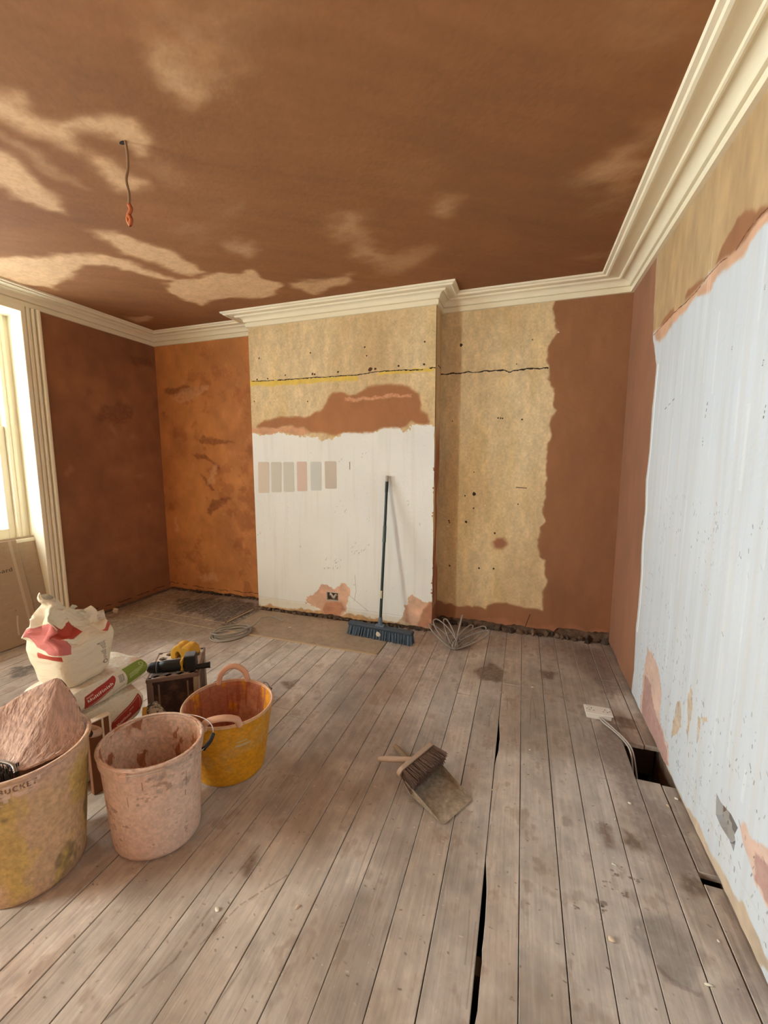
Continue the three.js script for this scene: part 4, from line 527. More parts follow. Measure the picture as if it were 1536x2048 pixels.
// yellow flexible tub
{
  const g = thing('flexible_tub', 'yellow flexible tub with two loop handles, plaster-stained inside', 'tub', [-1.322, 0, -1.532]);
  const tex = around((u, v) => {
    const out = v < 0.5, drip = wrapN(u, v, 60, 3, 2), big = wrapN(u, v, 6, 6, 8), fine = fbm(u * 90, v * 90, 3);
    if (out) { let c = mix3([226, 158, 18], [206, 136, 14], big); c = mix3(c, [196, 150, 96], sstep(0.5, 0.72, drip) * 0.55 * sstep(0.12, 0.5, v)); c = mix3(c, [206, 164, 130], sstep(0.56, 0.7, big) * 0.4); if (v > 0.44) c = mix3(c, [214, 172, 146], 0.8); return tint(c, 0.86 + 0.24 * fine); }
    const w = 1 - v; let c = mix3([176, 104, 70], [206, 148, 116], sstep(0.4, 0.65, big)); c = mix3(c, [222, 146, 16], sstep(0.56, 0.64, wrapN(u, v, 22, 5, 30)) * sstep(0.52, 0.56, v) * sstep(0.78, 0.7, v) * 0.9); c = mix3(c, [150, 70, 36], sstep(0.6, 0.72, drip) * 0.5); if (w > 0.44) c = mix3(c, [220, 180, 154], 0.7); return tint(c, 0.85 + 0.26 * fine);
  }, { marks: (ctx, X, Y) => { ctx.fillStyle = 'rgba(186,180,160,0.75)'; ctx.fillRect(X(0.125), Y(0.30), 60, 12); ctx.fillRect(X(0.13), Y(0.32), 42, 8); } });
  add(g, 'shell', tubGeo(0.162, 0.207, 0.335, { lip: 0.004, t: 0.005, wob: 0.02, sx: 1.02, sz: 0.98 }), tubMat(tex, 0.55));
  const hm = M(0xd9a789, 0.75), hy = M(0xcf9a4a, 0.7);
  for (const [phi, m, hh, lean] of [[1.02, hm, 0.07, 0.03], [1.02 + Math.PI, hm, 0.085, -0.004]]) {
    const pts = []; for (let i = 0; i <= 12; i++) { const s = i / 12, a = phi + (s - 0.5) * 0.74, up = Math.pow(Math.sin(Math.PI * s), 0.45) * hh, r = 0.206 + lean * (up / hh); pts.push(V(Math.cos(a) * r, 0.325 + up, Math.sin(a) * r)); }
    add(g, 'handle', tube(pts, 0.0145, 48, 10), m);
  }
}
// pale pink-dusted builder's bucket
{
  const g = thing('builders_bucket', 'pink plaster-dusted oval bucket with folded wire bail', 'bucket', [-1.362, 0, -1.134]);
  const tex = around((u, v) => {
    const out = v < 0.5, drip = wrapN(u, v, 44, 3, 5), big = wrapN(u, v, 5, 6, 3), fine = fbm(u * 110, v * 110, 3), sp = sstep(0.7, 0.76, fbm(u * 34 + 4, v * 40, 3));
    if (out) { let c = mix3([228, 200, 182], [214, 178, 156], big); c = mix3(c, [192, 142, 112], sstep(0.52, 0.75, drip) * 0.5 * sstep(0.2, 0.45, v)); c = mix3(c, [150, 116, 96], sp * 0.5); return tint(c, 0.88 + 0.2 * fine); }
    let c = mix3([230, 200, 178], [214, 172, 144], big); c = mix3(c, [178, 102, 58], sstep(0.5, 0.62, drip) * sstep(0.45, 0.6, big + 0.1) * 0.8); c = mix3(c, [150, 78, 40], sstep(0.62, 0.7, wrapN(u, v, 26, 12, 60)) * 0.7); return tint(c, 0.84 + 0.3 * fine);
  }, { marks: (ctx, X, Y) => { for (let i = 0; i < 170; i++) { const u = rr(0.1, 0.24), v = rr(0.3, 0.43); if (fbm(u * 40, v * 30, 3) < 0.5) continue; blob(ctx, X(u), Y(v), rr(3, 13), `rgba(112,104,98,${rr(0.06, 0.2)})`); } for (let i = 0; i < 14; i++) { ctx.fillStyle = 'rgba(132,84,58,0.6)'; ctx.fillRect(X(rr(0, 1)), Y(rr(0.2, 0.42)), rr(2, 4), rr(14, 60)); } } });
  const opt = { lip: 0.008, collar: 0.05, t: 0.005, sx: 1.08, sz: 0.94, turn: 0.12, wob: 0.008 };
  add(g, 'shell', tubGeo(0.155, 0.177, 0.402, opt), tubMat(tex, 0.62));
  const steel = M(0xb9aaa0, 0.4, { metalness: 0.7 }), P = (a, y, k) => { const x = Math.cos(a) * 0.185 * k * 1.08, z = Math.sin(a) * 0.185 * k * 0.94; return V(x, y, z); };
  const A0 = 1.3, A1 = 1.3 - Math.PI, pts = []; for (let i = 0; i <= 16; i++) { const s = i / 16, a = lerp(A0, A1, s); pts.push(P(a, 0.385 + 0.018 * Math.sin(Math.PI * s), 1.03 + 0.2 * Math.pow(Math.sin(Math.PI * s), 2))); }
  const bail = add(g, 'bail', tube(pts, 0.0024, 70, 6), steel);
  add(bail, 'grip', tube([pts[7], pts[8], pts[9]], 0.0085, 10, 9), M(0x1d1b1a, 0.6));
  for (const a of [A0, A1]) { const e = add(g, 'ear', rbox(0.022, 0.03, 0.03, 0.006), M(0xd8b29a, 0.7)); const q = P(a, 0.375, 1.0); e.position.copy(q); e.rotation.y = -a; }
}
// big yellowed mixing bucket, half out of the picture
{
  const g = thing('mixing_bucket', 'large yellowed mixing bucket crusted with pink plaster', 'bucket', [-1.667, 0, -0.866]);
  const tex = around((u, v) => {
    const out = v < 0.5, big = wrapN(u, v, 7, 7, 12), drip = wrapN(u, v, 30, 4, 1), fine = fbm(u * 110, v * 110, 3), dk = sstep(0.62, 0.74, wrapN(u, v, 11, 9, 22));
    if (out) { let c = mix3([212, 178, 96], [196, 164, 108], big); c = mix3(c, [204, 168, 142], sstep(0.5, 0.66, wrapN(u, v, 9, 5, 40)) * 0.75); c = mix3(c, [86, 74, 54], dk * 0.5); c = mix3(c, [206, 168, 148], sstep(0.36, 0.44, v + 0.05 * drip) * 0.8); c = mix3(c, [200, 158, 126], sstep(0.12, 0.05, v) * sstep(0.4, 0.6, drip) * 0.7); return tint(c, 0.84 + 0.28 * fine); }
    return tint(mix3([206, 166, 142], [188, 146, 118], big), 0.84 + 0.28 * fine);
  }, { marks: (ctx, X, Y) => { ctx.save(); ctx.translate(X(0.118), Y(0.408)); ctx.scale(1, 1); ctx.font = 'bold 22px sans-serif'; ctx.fillStyle = 'rgba(92,66,54,0.8)'; ctx.fillText('MIXING', 0, 0); ctx.fillText('BUCKET', 0, 21); ctx.restore(); for (let i = 0; i < 60; i++) { ctx.fillStyle = `rgba(224,196,182,${rr(0.3, 0.8)})`; ctx.fillRect(X(rr(0.02, 0.2)), Y(rr(0.36, 0.44)), rr(4, 26), rr(3, 12)); } ctx.fillStyle = 'rgba(168,72,48,0.7)'; ctx.fillRect(X(0.1), Y(0.375), 22, 7); } });
  add(g, 'shell', tubGeo(0.158, 0.2, 0.49, { lip: 0.007, collar: 0, t: 0.006, wob: 0.006 }), tubMat(tex, 0.75, 0.003));
  const hp = []; for (let i = 0; i <= 10; i++) { const s = i / 10, a = -1.35 + (s - 0.5) * 0.5; hp.push(V(Math.cos(a) * (0.2 + 0.045 * Math.sin(Math.PI * s)), 0.43 - 0.035 * Math.sin(Math.PI * s), Math.sin(a) * (0.2 + 0.045 * Math.sin(Math.PI * s)))); }
  add(g, 'handle', tube(hp, 0.014, 30, 9), M(0xc39a80, 0.85));
}
// crusted sheet standing in the big bucket
{
  const mt = new THREE.MeshStandardMaterial({ roughness: 0.95, bumpMap: bumpTex(512, (x, y) => 0.5 + 0.9 * (fbm(x * 34, y * 9, 4) - 0.5) * (0.4 + fbm(x * 4, y * 4, 2)), 0.5), bumpScale: 0.012, map: surface({ w: 512, h: 512, u0: 0, u1: 0.6, v0: 0, v1: 0.6, base: (u, v) => tint(mix3([206, 172, 154], [190, 154, 136], fbm(u * 9, v * 9, 4)), 0.82 + 0.3 * fbm(u * 90 + v * 30, v * 30, 4)) }) });
  const N = 40, pos = [], idx = [], uv = [];
  // s runs left to right, t from the front rim to the peaked top edge; corners are in metres round the bucket's foot
  const TOP = [[-0.235, 0.50, 0.09], [-0.17, 0.565, -0.03], [-0.115, 0.612, -0.095], [-0.035, 0.648, -0.165], [0.025, 0.575, -0.175], [0.075, 0.515, -0.165], [0.115, 0.478, -0.14]].map((p) => V(...p));
  const FOOT = [[-0.15, 0.452, 0.05], [-0.08, 0.45, 0.055], [-0.01, 0.45, 0.06], [0.05, 0.455, 0.07], [0.105, 0.46, 0.05], [0.135, 0.465, 0.0], [0.15, 0.47, -0.06]].map((p) => V(...p));
  const top = new THREE.CatmullRomCurve3(TOP, false, 'catmullrom', 0.25), foot = new THREE.CatmullRomCurve3(FOOT);
  const P = (s, t, side) => { const a = foot.getPoint(s), b = top.getPoint(s), q = a.lerp(b, t); q.y -= 0.055 * Math.sin(Math.PI * Math.pow(t, 0.8)) * (1 - 0.6 * s); const f = 0.0035; q.y += f * n3(s * 22 + t * 4, t * 7, 2) + 0.002 * n3(s * 60 + t * 10, t * 18, 5); return [q.x - side * 0.003, q.y + side * 0.003, q.z + side * 0.003]; };
  for (const side of [1, -1]) for (let j = 0; j <= N; j++) for (let i = 0; i <= N; i++) { pos.push(...P(i / N, j / N, side)); uv.push(i / N * 0.4, j / N * 0.5); }
  const K = (N + 1) * (N + 1), q = (a, b, c, d) => idx.push(a, b, c, a, c, d);
  for (let j = 0; j < N; j++) for (let i = 0; i < N; i++) { const a = j * (N + 1) + i; q(a, a + 1, a + N + 2, a + N + 1); q(K + a + 1, K + a, K + a + N + 1, K + a + N + 2); }
  for (let i = 0; i < N; i++) { const b = N * (N + 1); q(i + 1, i, K + i, K + i + 1); q(b + i, b + i + 1, K + b + i + 1, K + b + i); const l = i * (N + 1), r = l + N; q(l, l + N + 1, K + l + N + 1, K + l); q(r + N + 1, r, K + r, K + r + N + 1); }
  const geo = new THREE.BufferGeometry(); geo.setAttribute('position', new THREE.Float32BufferAttribute(pos, 3)); geo.setAttribute('uv', new THREE.Float32BufferAttribute(uv, 2)); geo.setIndex(idx); geo.computeVertexNormals();
  const m = add(scene, 'crusted_sheet', geo, mt); m.position.set(-1.667, 0, -0.866); tag(m, 'wrinkled pink plaster-caked sheet standing in the large yellowed bucket', 'sheet');
}
// brush with steel edge in the big bucket
{
  const g = thing('scrubbing_brush', 'dark bristle brush with a steel edge inside the large bucket', 'brush', [-1.665, 0.43, -0.755], 0.5);
  add(g, 'steel_edge', tube([[-0.11, 0.055, -0.02], [-0.05, 0.062, -0.03], [0.02, 0.055, -0.028], [0.08, 0.045, -0.01], [0.1, 0.03, 0.01]], 0.006, 30, 8), M(0xaeb2b8, 0.25, { metalness: 0.9 }));
  const bl = []; for (let i = 0; i < 260; i++) { const x = rr(-0.1, 0.09), z = rr(-0.03, 0.03), r = rr(0.001, 0.0016); bl.push(rod([x, -0.02, z], [x + rr(-0.008, 0.008), 0.045 - Math.abs(z) * 0.2, z + rr(-0.008, 0.008)], r, 4)); }
  const b = add(g, 'bristles', join(bl), M(0x3a3026, 0.9)); b.userData.kind = 'stuff';
  add(g, 'back', rbox(0.21, 0.02, 0.07, 0.006).translate(0, -0.03, 0), M(0x2a2624, 0.8));
}

// ------------------------------------------------------------------ sacks of plaster
const paperBump = bumpTex(512, (x, y) => 0.5 + 0.6 * (fbm(x * 6, y * 6, 5) - 0.5) + 0.3 * Math.abs(fbm(x * 14 + 3, y * 14, 3) - 0.5), 1);
const paper = (map, c = 0xffffff) => new THREE.MeshStandardMaterial({ color: c, map, roughness: 0.75, bumpMap: paperBump, bumpScale: 0.01 });
function sackGeo(w, h, d, s) { const g = new THREE.BoxGeometry(w, h, d, 16, 10, 24); return warp(g, (v) => { const a = v.x / (w / 2), b = v.y / (h / 2), c = v.z / (d / 2); const rx = 1 - 0.12 * b * b - 0.04 * c * c, ry = 1 - 0.15 * Math.pow(Math.abs(a), 5) - 0.16 * Math.pow(Math.abs(c), 5), rz = 1 - 0.08 * b * b - 0.03 * a * a; v.x *= rx; v.z *= rz; v.y *= ry; const k = 0.007; v.x += k * n3(v.y * 14 + s, v.z * 12, s); v.y += k * 0.8 * n3(v.x * 12, v.z * 12 + s, s + 4); v.z += k * n3(v.x * 12 + s, v.y * 14, s + 9); }); }
const canvasTex = (w, h, draw) => { const c = document.createElement('canvas'); c.width = w; c.height = h; const x = c.getContext('2d'); draw(x, w, h); const t = new THREE.CanvasTexture(c); t.colorSpace = THREE.SRGBColorSpace; t.magFilter = THREE.LinearFilter; return t; };
const grime = (x, w, h, n = 500, c = '170,140,110') => { for (let i = 0; i < n; i++) { x.fillStyle = `rgba(${c},${rr(0.03, 0.16)})`; x.fillRect(rr(0, w), rr(0, h), rr(2, 40), rr(1, 16)); } };
const PAPER = '#e6dcc8';
const sackSide = (kind) => canvasTex(1024, 320, (x, w, h) => {
  x.fillStyle = PAPER; x.fillRect(0, 0, w, h);
  if (kind === 'c') {
    x.fillStyle = '#a83226'; x.beginPath(); x.moveTo(180, 110); x.lineTo(540, 20); x.quadraticCurveTo(570, 20, 560, 90); x.lineTo(520, 190); x.lineTo(250, 312); x.lineTo(170, 312); x.closePath(); x.fill();
    x.strokeStyle = '#f0e6d8'; x.lineWidth = 6; x.beginPath(); x.moveTo(215, 296); x.lineTo(540, 168); x.stroke();
    x.save(); x.translate(208, 214); x.rotate(-0.26); x.fillStyle = '#f6ece0'; x.font = '30px sans-serif'; x.fillText('thistle', 6, -58); x.font = 'bold 60px sans-serif'; x.fillText('MultiFinish', 0, 6); x.restore();
    x.fillStyle = '#84983a'; x.beginPath(); x.moveTo(690, 10); x.lineTo(1015, 0); x.lineTo(1015, 250); x.lineTo(730, 300); x.closePath(); x.fill();
    x.fillStyle = 'rgba(236,240,200,0.8)'; x.font = 'bold 36px sans-serif'; x.save(); x.translate(740, 120); x.rotate(-0.12); for (let i = -1; i < 3; i++) x.fillRect(0, 26 + i * 22, 190 - i * 30, 7); x.restore(); x.strokeStyle = 'rgba(236,240,200,0.8)'; x.lineWidth = 6; x.beginPath(); x.arc(950, 62, 26, 0, 7); x.stroke();
    x.fillStyle = '#8d8474'; x.fillRect(600, 60, 70, 110); x.fillStyle = '#e6dcc8'; for (let i = 0; i < 9; i++) x.fillRect(604 + i * 7, 64, rr(1, 4), 102);
    x.fillStyle = '#3c382f'; x.save(); x.translate(520, 285); x.rotate(-0.2); x.font = '26px sans-serif'; x.fillText('british gypsum', 0, 0); x.restore();
  } else {
    x.fillStyle = '#a83226'; x.beginPath(); x.moveTo(560, 200); x.lineTo(980, 60); x.lineTo(1010, 200); x.lineTo(1000, 250); x.lineTo(560, 320); x.closePath(); x.fill(); x.strokeStyle = '#f0d8c8'; x.lineWidth = 4; x.beginPath(); x.moveTo(590, 210); x.lineTo(965, 85); x.lineTo(985, 225); x.stroke();
    x.save(); x.translate(640, 285); x.rotate(-0.26); x.fillStyle = '#f6d8cc'; x.font = 'bold 40px sans-serif'; x.fillText('MultiFinish', 0, 0); x.font = '24px sans-serif'; x.fillText('thistle', 190, -50); x.restore();
  }
  grime(x, w, h);
});
const plainPaper = canvasTex(512, 512, (x, w, h) => { x.fillStyle = PAPER; x.fillRect(0, 0, w, h); grime(x, w, h, 900); for (let i = 0; i < 40; i++) { x.fillStyle = `rgba(196,146,112,${rr(0.08, 0.25)})`; x.beginPath(); x.ellipse(rr(0, w), rr(0, h), rr(20, 90), rr(15, 60), rr(0, 3), 0, 7); x.fill(); } });
function sack(y, h, z0, z1, x0, x1, kind, label, s, turn) {
  const side = paper(sackSide(kind)), pl = paper(plainPaper);
  const m = add(scene, 'plaster_sack', sackGeo(x1 - x0, h, z1 - z0, s), [side, pl, pl, pl, pl, pl]);
  m.position.set((x0 + x1) / 2, y + h / 2, (z0 + z1) / 2); m.rotation.y = turn; tag(m, label, 'sack', 'plaster sacks stacked beside the buckets'); return m;
}
sack(0, 0.146, -1.50, -1.12, -2.16, -1.845, 'b', 'white plaster sack with red label, bottom of the stack on the boards', 1, 0.0);
sack(0.148, 0.203, -1.52, -1.13, -2.16, -1.85, 'b', 'white plaster sack with red label, in the middle of the stack', 5, -0.03);
sack(0.354, 0.123, -1.555, -1.13, -2.15, -1.84, 'c', 'white plaster sack with red and green labels under the open sack', 9, 0.02);
// opened sack with crumpled mouth
{
  const NU = 72, NV = 36, pos = [], uv = [], idx = [];
  for (let j = 0; j <= NV; j++) for (let i = 0; i <= NU; i++) {
    const t = j / NV, a = (i / NU) * Math.PI * 2, ca = Math.cos(a), sa = Math.sin(a), e = 0.42;
    let ex = Math.sign(ca) * Math.pow(Math.abs(ca), e), ez = Math.sign(sa) * Math.pow(Math.abs(sa), e);
    const body = sstep(0, 0.08, t), neck = sstep(0.5, 1, t);
    let w = 0.105 * (0.86 + 0.14 * body) * (1 + 0.22 * Math.min(1, t / 0.5)), d = 0.108 * (0.84 + 0.16 * body) * (1 + 0.32 * Math.min(1, t / 0.5));
    w = lerp(w, 0.025, Math.pow(neck, 0.8)); d = lerp(d, 0.10, neck);
    let x = ex * w, z = ez * d, y = t < 0.55 ? (t / 0.55) * 0.2 : 0.2 + ((t - 0.55) / 0.45) * 0.13;
    const toward = z / 0.165; y += neck * (toward > 0 ? 0.16 * Math.pow(Math.max(0, toward), 0.7) * sstep(1.0, 0.3, Math.abs(toward - 0.45)) : -0.05 * Math.abs(toward));
    const cr = sstep(0.42, 0.75, t) * 0.034 + 0.004, f = 11; x += cr * (Math.abs(n3(z * f, y * f, 3 + ex)) * 2 - 0.5) * ex + cr * n3(z * 25, y * 22, 8); z += cr * n3(x * f * 1.4, y * f * 1.6, 17) * 1.2; y += cr * n3(x * 16, z * 18, 31) * 1.2; y += 0.03 * sstep(0.3, 0.6, t) * (-toward) * 0.3;
    pos.push(x, Math.max(0, y), z); uv.push(1 - i / NU, t);
  }
  for (let j = 0; j < NV; j++) for (let i = 0; i < NU; i++) { const a = j * (NU + 1) + i; idx.push(a, a + NU + 1, a + 1, a + 1, a + NU + 1, a + NU + 2); }
  const c0 = pos.length / 3; pos.push(0, 0, 0); uv.push(0.5, 0); for (let i = 0; i < NU; i++) idx.push(c0, i, i + 1);
  const geo = new THREE.BufferGeometry(); geo.setAttribute('position', new THREE.Float32BufferAttribute(pos, 3)); geo.setAttribute('uv', new THREE.Float32BufferAttribute(uv, 2)); geo.setIndex(idx); geo.computeVertexNormals();
  const tex = canvasTex(1024, 768, (x, w, h) => {
    x.fillStyle = '#e9dcc2'; x.fillRect(0, 0, w, h); const Y = (t) => h - t * h; x.save(); x.translate(w, 0); x.scale(-1, 1);
    x.fillStyle = '#c9706a'; x.beginPath(); x.moveTo(60, Y(0.47)); x.lineTo(230, Y(0.52)); x.lineTo(330, Y(0.66)); x.lineTo(250, Y(0.74)); x.lineTo(120, Y(0.7)); x.lineTo(40, Y(0.62)); x.closePath(); x.fill();
    x.fillStyle = '#b8432f'; x.beginPath(); x.moveTo(140, Y(0.40)); x.lineTo(260, Y(0.45)); x.lineTo(262, Y(0.52)); x.lineTo(140, Y(0.47)); x.closePath(); x.fill(); x.fillRect(0, Y(0.74), 150, 70); x.fillStyle = '#c25646'; x.fillRect(860, Y(0.66), 110, 60);
    x.restore(); x.save(); x.translate(6, Y(0.46)); x.rotate(Math.PI / 2 - 0.15); x.fillStyle = '#4a443a'; x.font = '30px sans-serif'; x.fillText('british gypsum', 0, 0); x.strokeStyle = '#4a443a'; x.lineWidth = 6; x.beginPath(); x.arc(226, -8, 16, 0, 7); x.stroke(); x.restore();
    grime(x, w, h, 700);
  });
  const g = thing('plaster_sack', 'opened white plaster sack with crumpled red-printed mouth atop the stack', 'sack', [-1.985, 0.479, -1.275], 0.04, 'plaster sacks stacked beside the buckets');
  const mt = paper(tex); mt.side = THREE.DoubleSide;
  add(g, 'body', toCreasedNormals(geo, 0.55), mt);
  const tw = add(g, 'torn_flap', warp(new THREE.PlaneGeometry(0.11, 0.09, 10, 8), (v) => { v.z += 0.02 * n3(v.x * 20, v.y * 20, 5) - v.y * v.y * 2; }), paper(plainPaper)); tw.material.side = THREE.DoubleSide; tw.position.set(0.03, 0.235, -0.09); tw.rotation.set(-0.2, 1.3, 0.3);
}

// ------------------------------------------------------------------ crate with tools on it
{
  const ang = Math.atan2(0.592, 0.806), cw = 0.262, cd = 0.335, ch = 0.3;
  const g = thing('plastic_crate', 'dark upturned crate with honeycomb top, dusted white at the edges', 'crate', [-1.912, 0, -1.806], ang);
  const dark = new THREE.MeshStandardMaterial({ roughness: 0.7, map: surface({ w: 512, h: 512, u0: 0, u1: 0.5, v0: 0, v1: 0.5, base: (u, v) => tint(mix3([62, 40, 34], [96, 66, 54], sstep(0.4, 0.7, fbm(u * 22, v * 22, 4))), 0.7 + 0.5 * fbm(u * 80, v * 80, 3)) }) }), dusty = M(0xcdbcae, 0.9), rimM = M(0x8a6f60, 0.85);
  const s = new THREE.Shape([[-cw / 2, -cd / 2], [cw / 2, -cd / 2], [cw / 2, cd / 2], [-cw / 2, cd / 2]].map(([a, b]) => new THREE.Vector2(a, b)));
  for (let r = 0; r < 6; r++) for (let c = 0; c < 4 - (r % 2); c++) { const x = -cw / 2 + 0.038 + c * 0.062 + (r % 2) * 0.031, y = -cd / 2 + 0.038 + r * 0.052, q = r % 3 === 1 && c % 2 ? 0.021 : 0.0255, p = new THREE.Path(); for (let k = 0; k < 6; k++) { const a = (k / 6) * 6.283 + 0.52; k ? p.lineTo(x + q * Math.cos(a), y + q * Math.sin(a)) : p.moveTo(x + q * Math.cos(a), y + q * Math.sin(a)); } p.closePath(); s.holes.push(p); }
  add(g, 'top_grid', new THREE.ExtrudeGeometry(s, { depth: 0.012, bevelEnabled: false }).rotateX(-Math.PI / 2).translate(0, ch - 0.012, 0), dusty);
  const wall = (len, turn, off) => { const p = add(g, 'side_panel', worldUV(join([box(-len / 2, len / 2, 0.02, ch - 0.012, -0.004, 0.002), box(-len / 2, len / 2, 0, 0.03, -0.006, 0.008), box(-len / 2, len / 2, ch - 0.035, ch - 0.011, -0.006, 0.009)])), dark); p.rotation.y = turn; p.position.set(Math.sin(turn) * off, 0, Math.cos(turn) * off); for (const k of [-0.28, 0.28]) add(p, 'rib', box(len * k - 0.004, len * k + 0.004, 0.02, ch - 0.03, 0.002, 0.008), rimM); add(p, 'rim', rb(-len / 2 - 0.004, len / 2 + 0.004, ch - 0.02, ch + 0.001, 0.0, 0.012, 0.003), rimM); return p; };
  wall(cw, 0, cd / 2 - 0.008); wall(cw, Math.PI, cd / 2 - 0.008); wall(cd, Math.PI / 2, cw / 2 - 0.008); wall(cd, -Math.PI / 2, cw / 2 - 0.008);
  for (const a of [-1, 1]) for (const b of [-1, 1]) add(g, 'corner_post', rb(a * cw / 2 - a * 0.03, a * cw / 2 + a * 0.003, 0, ch, b * cd / 2 - b * 0.03, b * cd / 2 + b * 0.003, 0.008), a > 0 ? M(0xa99a84, 0.9) : rimM);

  const onCrate = (x, y, z) => V(x, y, z).applyAxisAngle(V(0, 1, 0), ang).add(V(-1.912, 0, -1.806));
  // cordless drill on its side
  const P0 = onCrate(-0.005, ch, 0.105), d = thing('cordless_drill', 'black and yellow cordless drill lying on the dark crate', 'drill', [P0.x, P0.y, P0.z], ang - 0.06);
  const blk = M(0x191818, 0.55), yel = M(0xd9a21a, 0.5), gry = M(0x77787c, 0.5);
  const lat = (pts, seg = 24) => new THREE.LatheGeometry(pts.map(([r, y]) => new THREE.Vector2(r, y)), seg).rotateZ(Math.PI / 2);
  add(d, 'motor_housing', lat([[0.0001, -0.07], [0.026, -0.068], [0.033, -0.05], [0.034, 0.03], [0.03, 0.06], [0.0001, 0.062]]).translate(-0.01, 0.034, 0), blk);
  const chuck = add(d, 'chuck', lat([[0.0001, 0], [0.03, 0], [0.032, 0.012], [0.029, 0.045], [0.02, 0.062], [0.01, 0.066], [0.0001, 0.066]]).translate(-0.07, 0.034, 0), blk);
  add(chuck, 'collar', new THREE.TorusGeometry(0.0305, 0.0025, 6, 24).rotateY(Math.PI / 2).translate(-0.082, 0.034, 0), gry);
  add(d, 'yellow_shell', join([rb(0.04, 0.058, 0.006, 0.07, -0.031, 0.031, 0.01), rb(0.063, 0.068, 0.012, 0.066, -0.030, 0.034, 0.002)]), yel);
  add(d, 'handle', rb(0.05, 0.08, 0.01, 0.06, -0.11, 0.02, 0.012), blk);
  const bat = add(d, 'battery', rb(0.062, 0.125, 0.004, 0.094, -0.03, 0.038, 0.008), blk); add(bat, 'battery_top', rb(0.066, 0.121, 0.092, 0.099, -0.026, 0.034, 0.003), gry);
  add(d, 'side_handle', join([rod([0.12, 0.02, 0.02], [0.19, 0.02, 0.012], 0.014, 14, 0.017), rod([0.19, 0.02, 0.012], [0.198, 0.02, 0.011], 0.018, 14)]), blk);
  // folded sponge
  const P1 = onCrate(0.04, ch, -0.105), arch = new THREE.Shape(); const R1 = 0.05, R2 = 0.03;
  arch.moveTo(-R1, 0); arch.bezierCurveTo(-R1 * 1.1, 0.07, -0.01, 0.085, 0.012, 0.058); arch.bezierCurveTo(0.03, 0.075, 0.085, 0.06, 0.075, 0.0); arch.lineTo(0.012, 0.0); arch.bezierCurveTo(0.02, 0.03, 0.0, 0.05, -0.012, 0.05); arch.bezierCurveTo(-0.03, 0.045, -R2, 0.03, -R2, 0); arch.closePath();
  let sg = mergeVertices(new THREE.ExtrudeGeometry(arch, { depth: 0.085, steps: 8, bevelEnabled: true, bevelSize: 0.007, bevelThickness: 0.007, bevelSegments: 3, curveSegments: 10 }).deleteAttribute('uv').deleteAttribute('normal'));
  warp(sg, (v) => { const k = 0.004; v.x += k * n3(v.x * 60, v.y * 60, v.z * 60); v.y = Math.max(0, v.y + k * n3(v.x * 50 + 5, v.y * 50, v.z * 50)); });
  const sp = add(scene, 'sponge', sg, M(0xd29c34, 0.95)); sp.position.set(P1.x - 0.02, P1.y + 0.0005, P1.z - 0.02); sp.rotation.y = 0.25; tag(sp, 'thick ochre yellow sponge folded over on the dark crate', 'sponge', 'sponges on the crate');
  const P2 = onCrate(-0.115, ch, 0.03), s2 = add(scene, 'sponge', lump(0.022, 0.018, 0.018, 0.3, 2, 4), M(0xc8a874, 0.95)); s2.position.set(P2.x, P2.y + 0.016, P2.z); tag(s2, 'small beige sponge scrap by the drill chuck on the dark crate', 'sponge', 'sponges on the crate');
}
// grey dust-caked tool with a yellow arm, between sacks and buckets
{
  const A = V(-1.78, 0.225, -1.50), B = V(-1.60, 0.185, -1.44), g = thing('dusty_power_tool', 'grey plaster-caked cylindrical power tool with yellow arm behind the pink bucket', 'tool', [0, 0, 0]);
  const greyDust = new THREE.MeshStandardMaterial({ roughness: 0.8, map: surface({ w: 256, h: 256, u0: 0, u1: 1, v0: 0, v1: 1, base: (u, v) => mix3([176, 166, 154], [72, 66, 62], sstep(0.52, 0.62, fbm(u * 12, v * 12, 4))) }) });
  add(g, 'body', rod(A.toArray(), B.toArray(), 0.034, 24, 0.031), greyDust);
  add(g, 'end_cap', join([rod(B.toArray(), B.clone().lerp(A, -0.12).toArray(), 0.036, 24, 0.034), rod(B.clone().lerp(A, -0.12).toArray(), B.clone().lerp(A, -0.16).toArray(), 0.024, 20, 0.02)]), M(0x9c8d80, 0.8));
  add(g, 'yellow_arm', rod([-1.79, 0.24, -1.47], [-1.765, 0.0, -1.42], 0.014, 10, 0.017), M(0xd7a23c, 0.6));
  add(g, 'foot', rb(-1.74, -1.6, 0, 0.155, -1.52, -1.43, 0.01), M(0x3a302a, 0.8));
  for (let i = 0; i < 4; i++) add(g, 'cable', tube([[-1.72, 0.165, -1.42], [-1.68, 0.15 - i * 0.012, -1.405 + i * 0.004], [-1.63, 0.14 - i * 0.012, -1.41], [-1.6, 0.15, -1.43]], 0.004, 16, 6), M(0x8f8680, 0.7));
}
// wooden float wedged by the sacks
{
  const g = thing('plastering_float', 'small brown float with two pale strips wedged against the sacks', 'float', [-1.775, 0.0, -1.215], 1.35);
  add(g, 'block', rb(-0.045, 0.045, 0.0, 0.345, -0.014, 0.014, 0.004), M(0x7b4a2c, 0.8));
  for (const x of [0.012, 0.042]) add(g, 'pale_strip', rb(x - 0.004, x + 0.004, 0.25, 0.346, 0.013, 0.018, 0.001), M(0xeadbc6, 0.7));
  add(g, 'top_strip', rb(-0.03, 0.046, 0.344, 0.350, -0.015, 0.018, 0.001), M(0xeadbc6, 0.7));
}
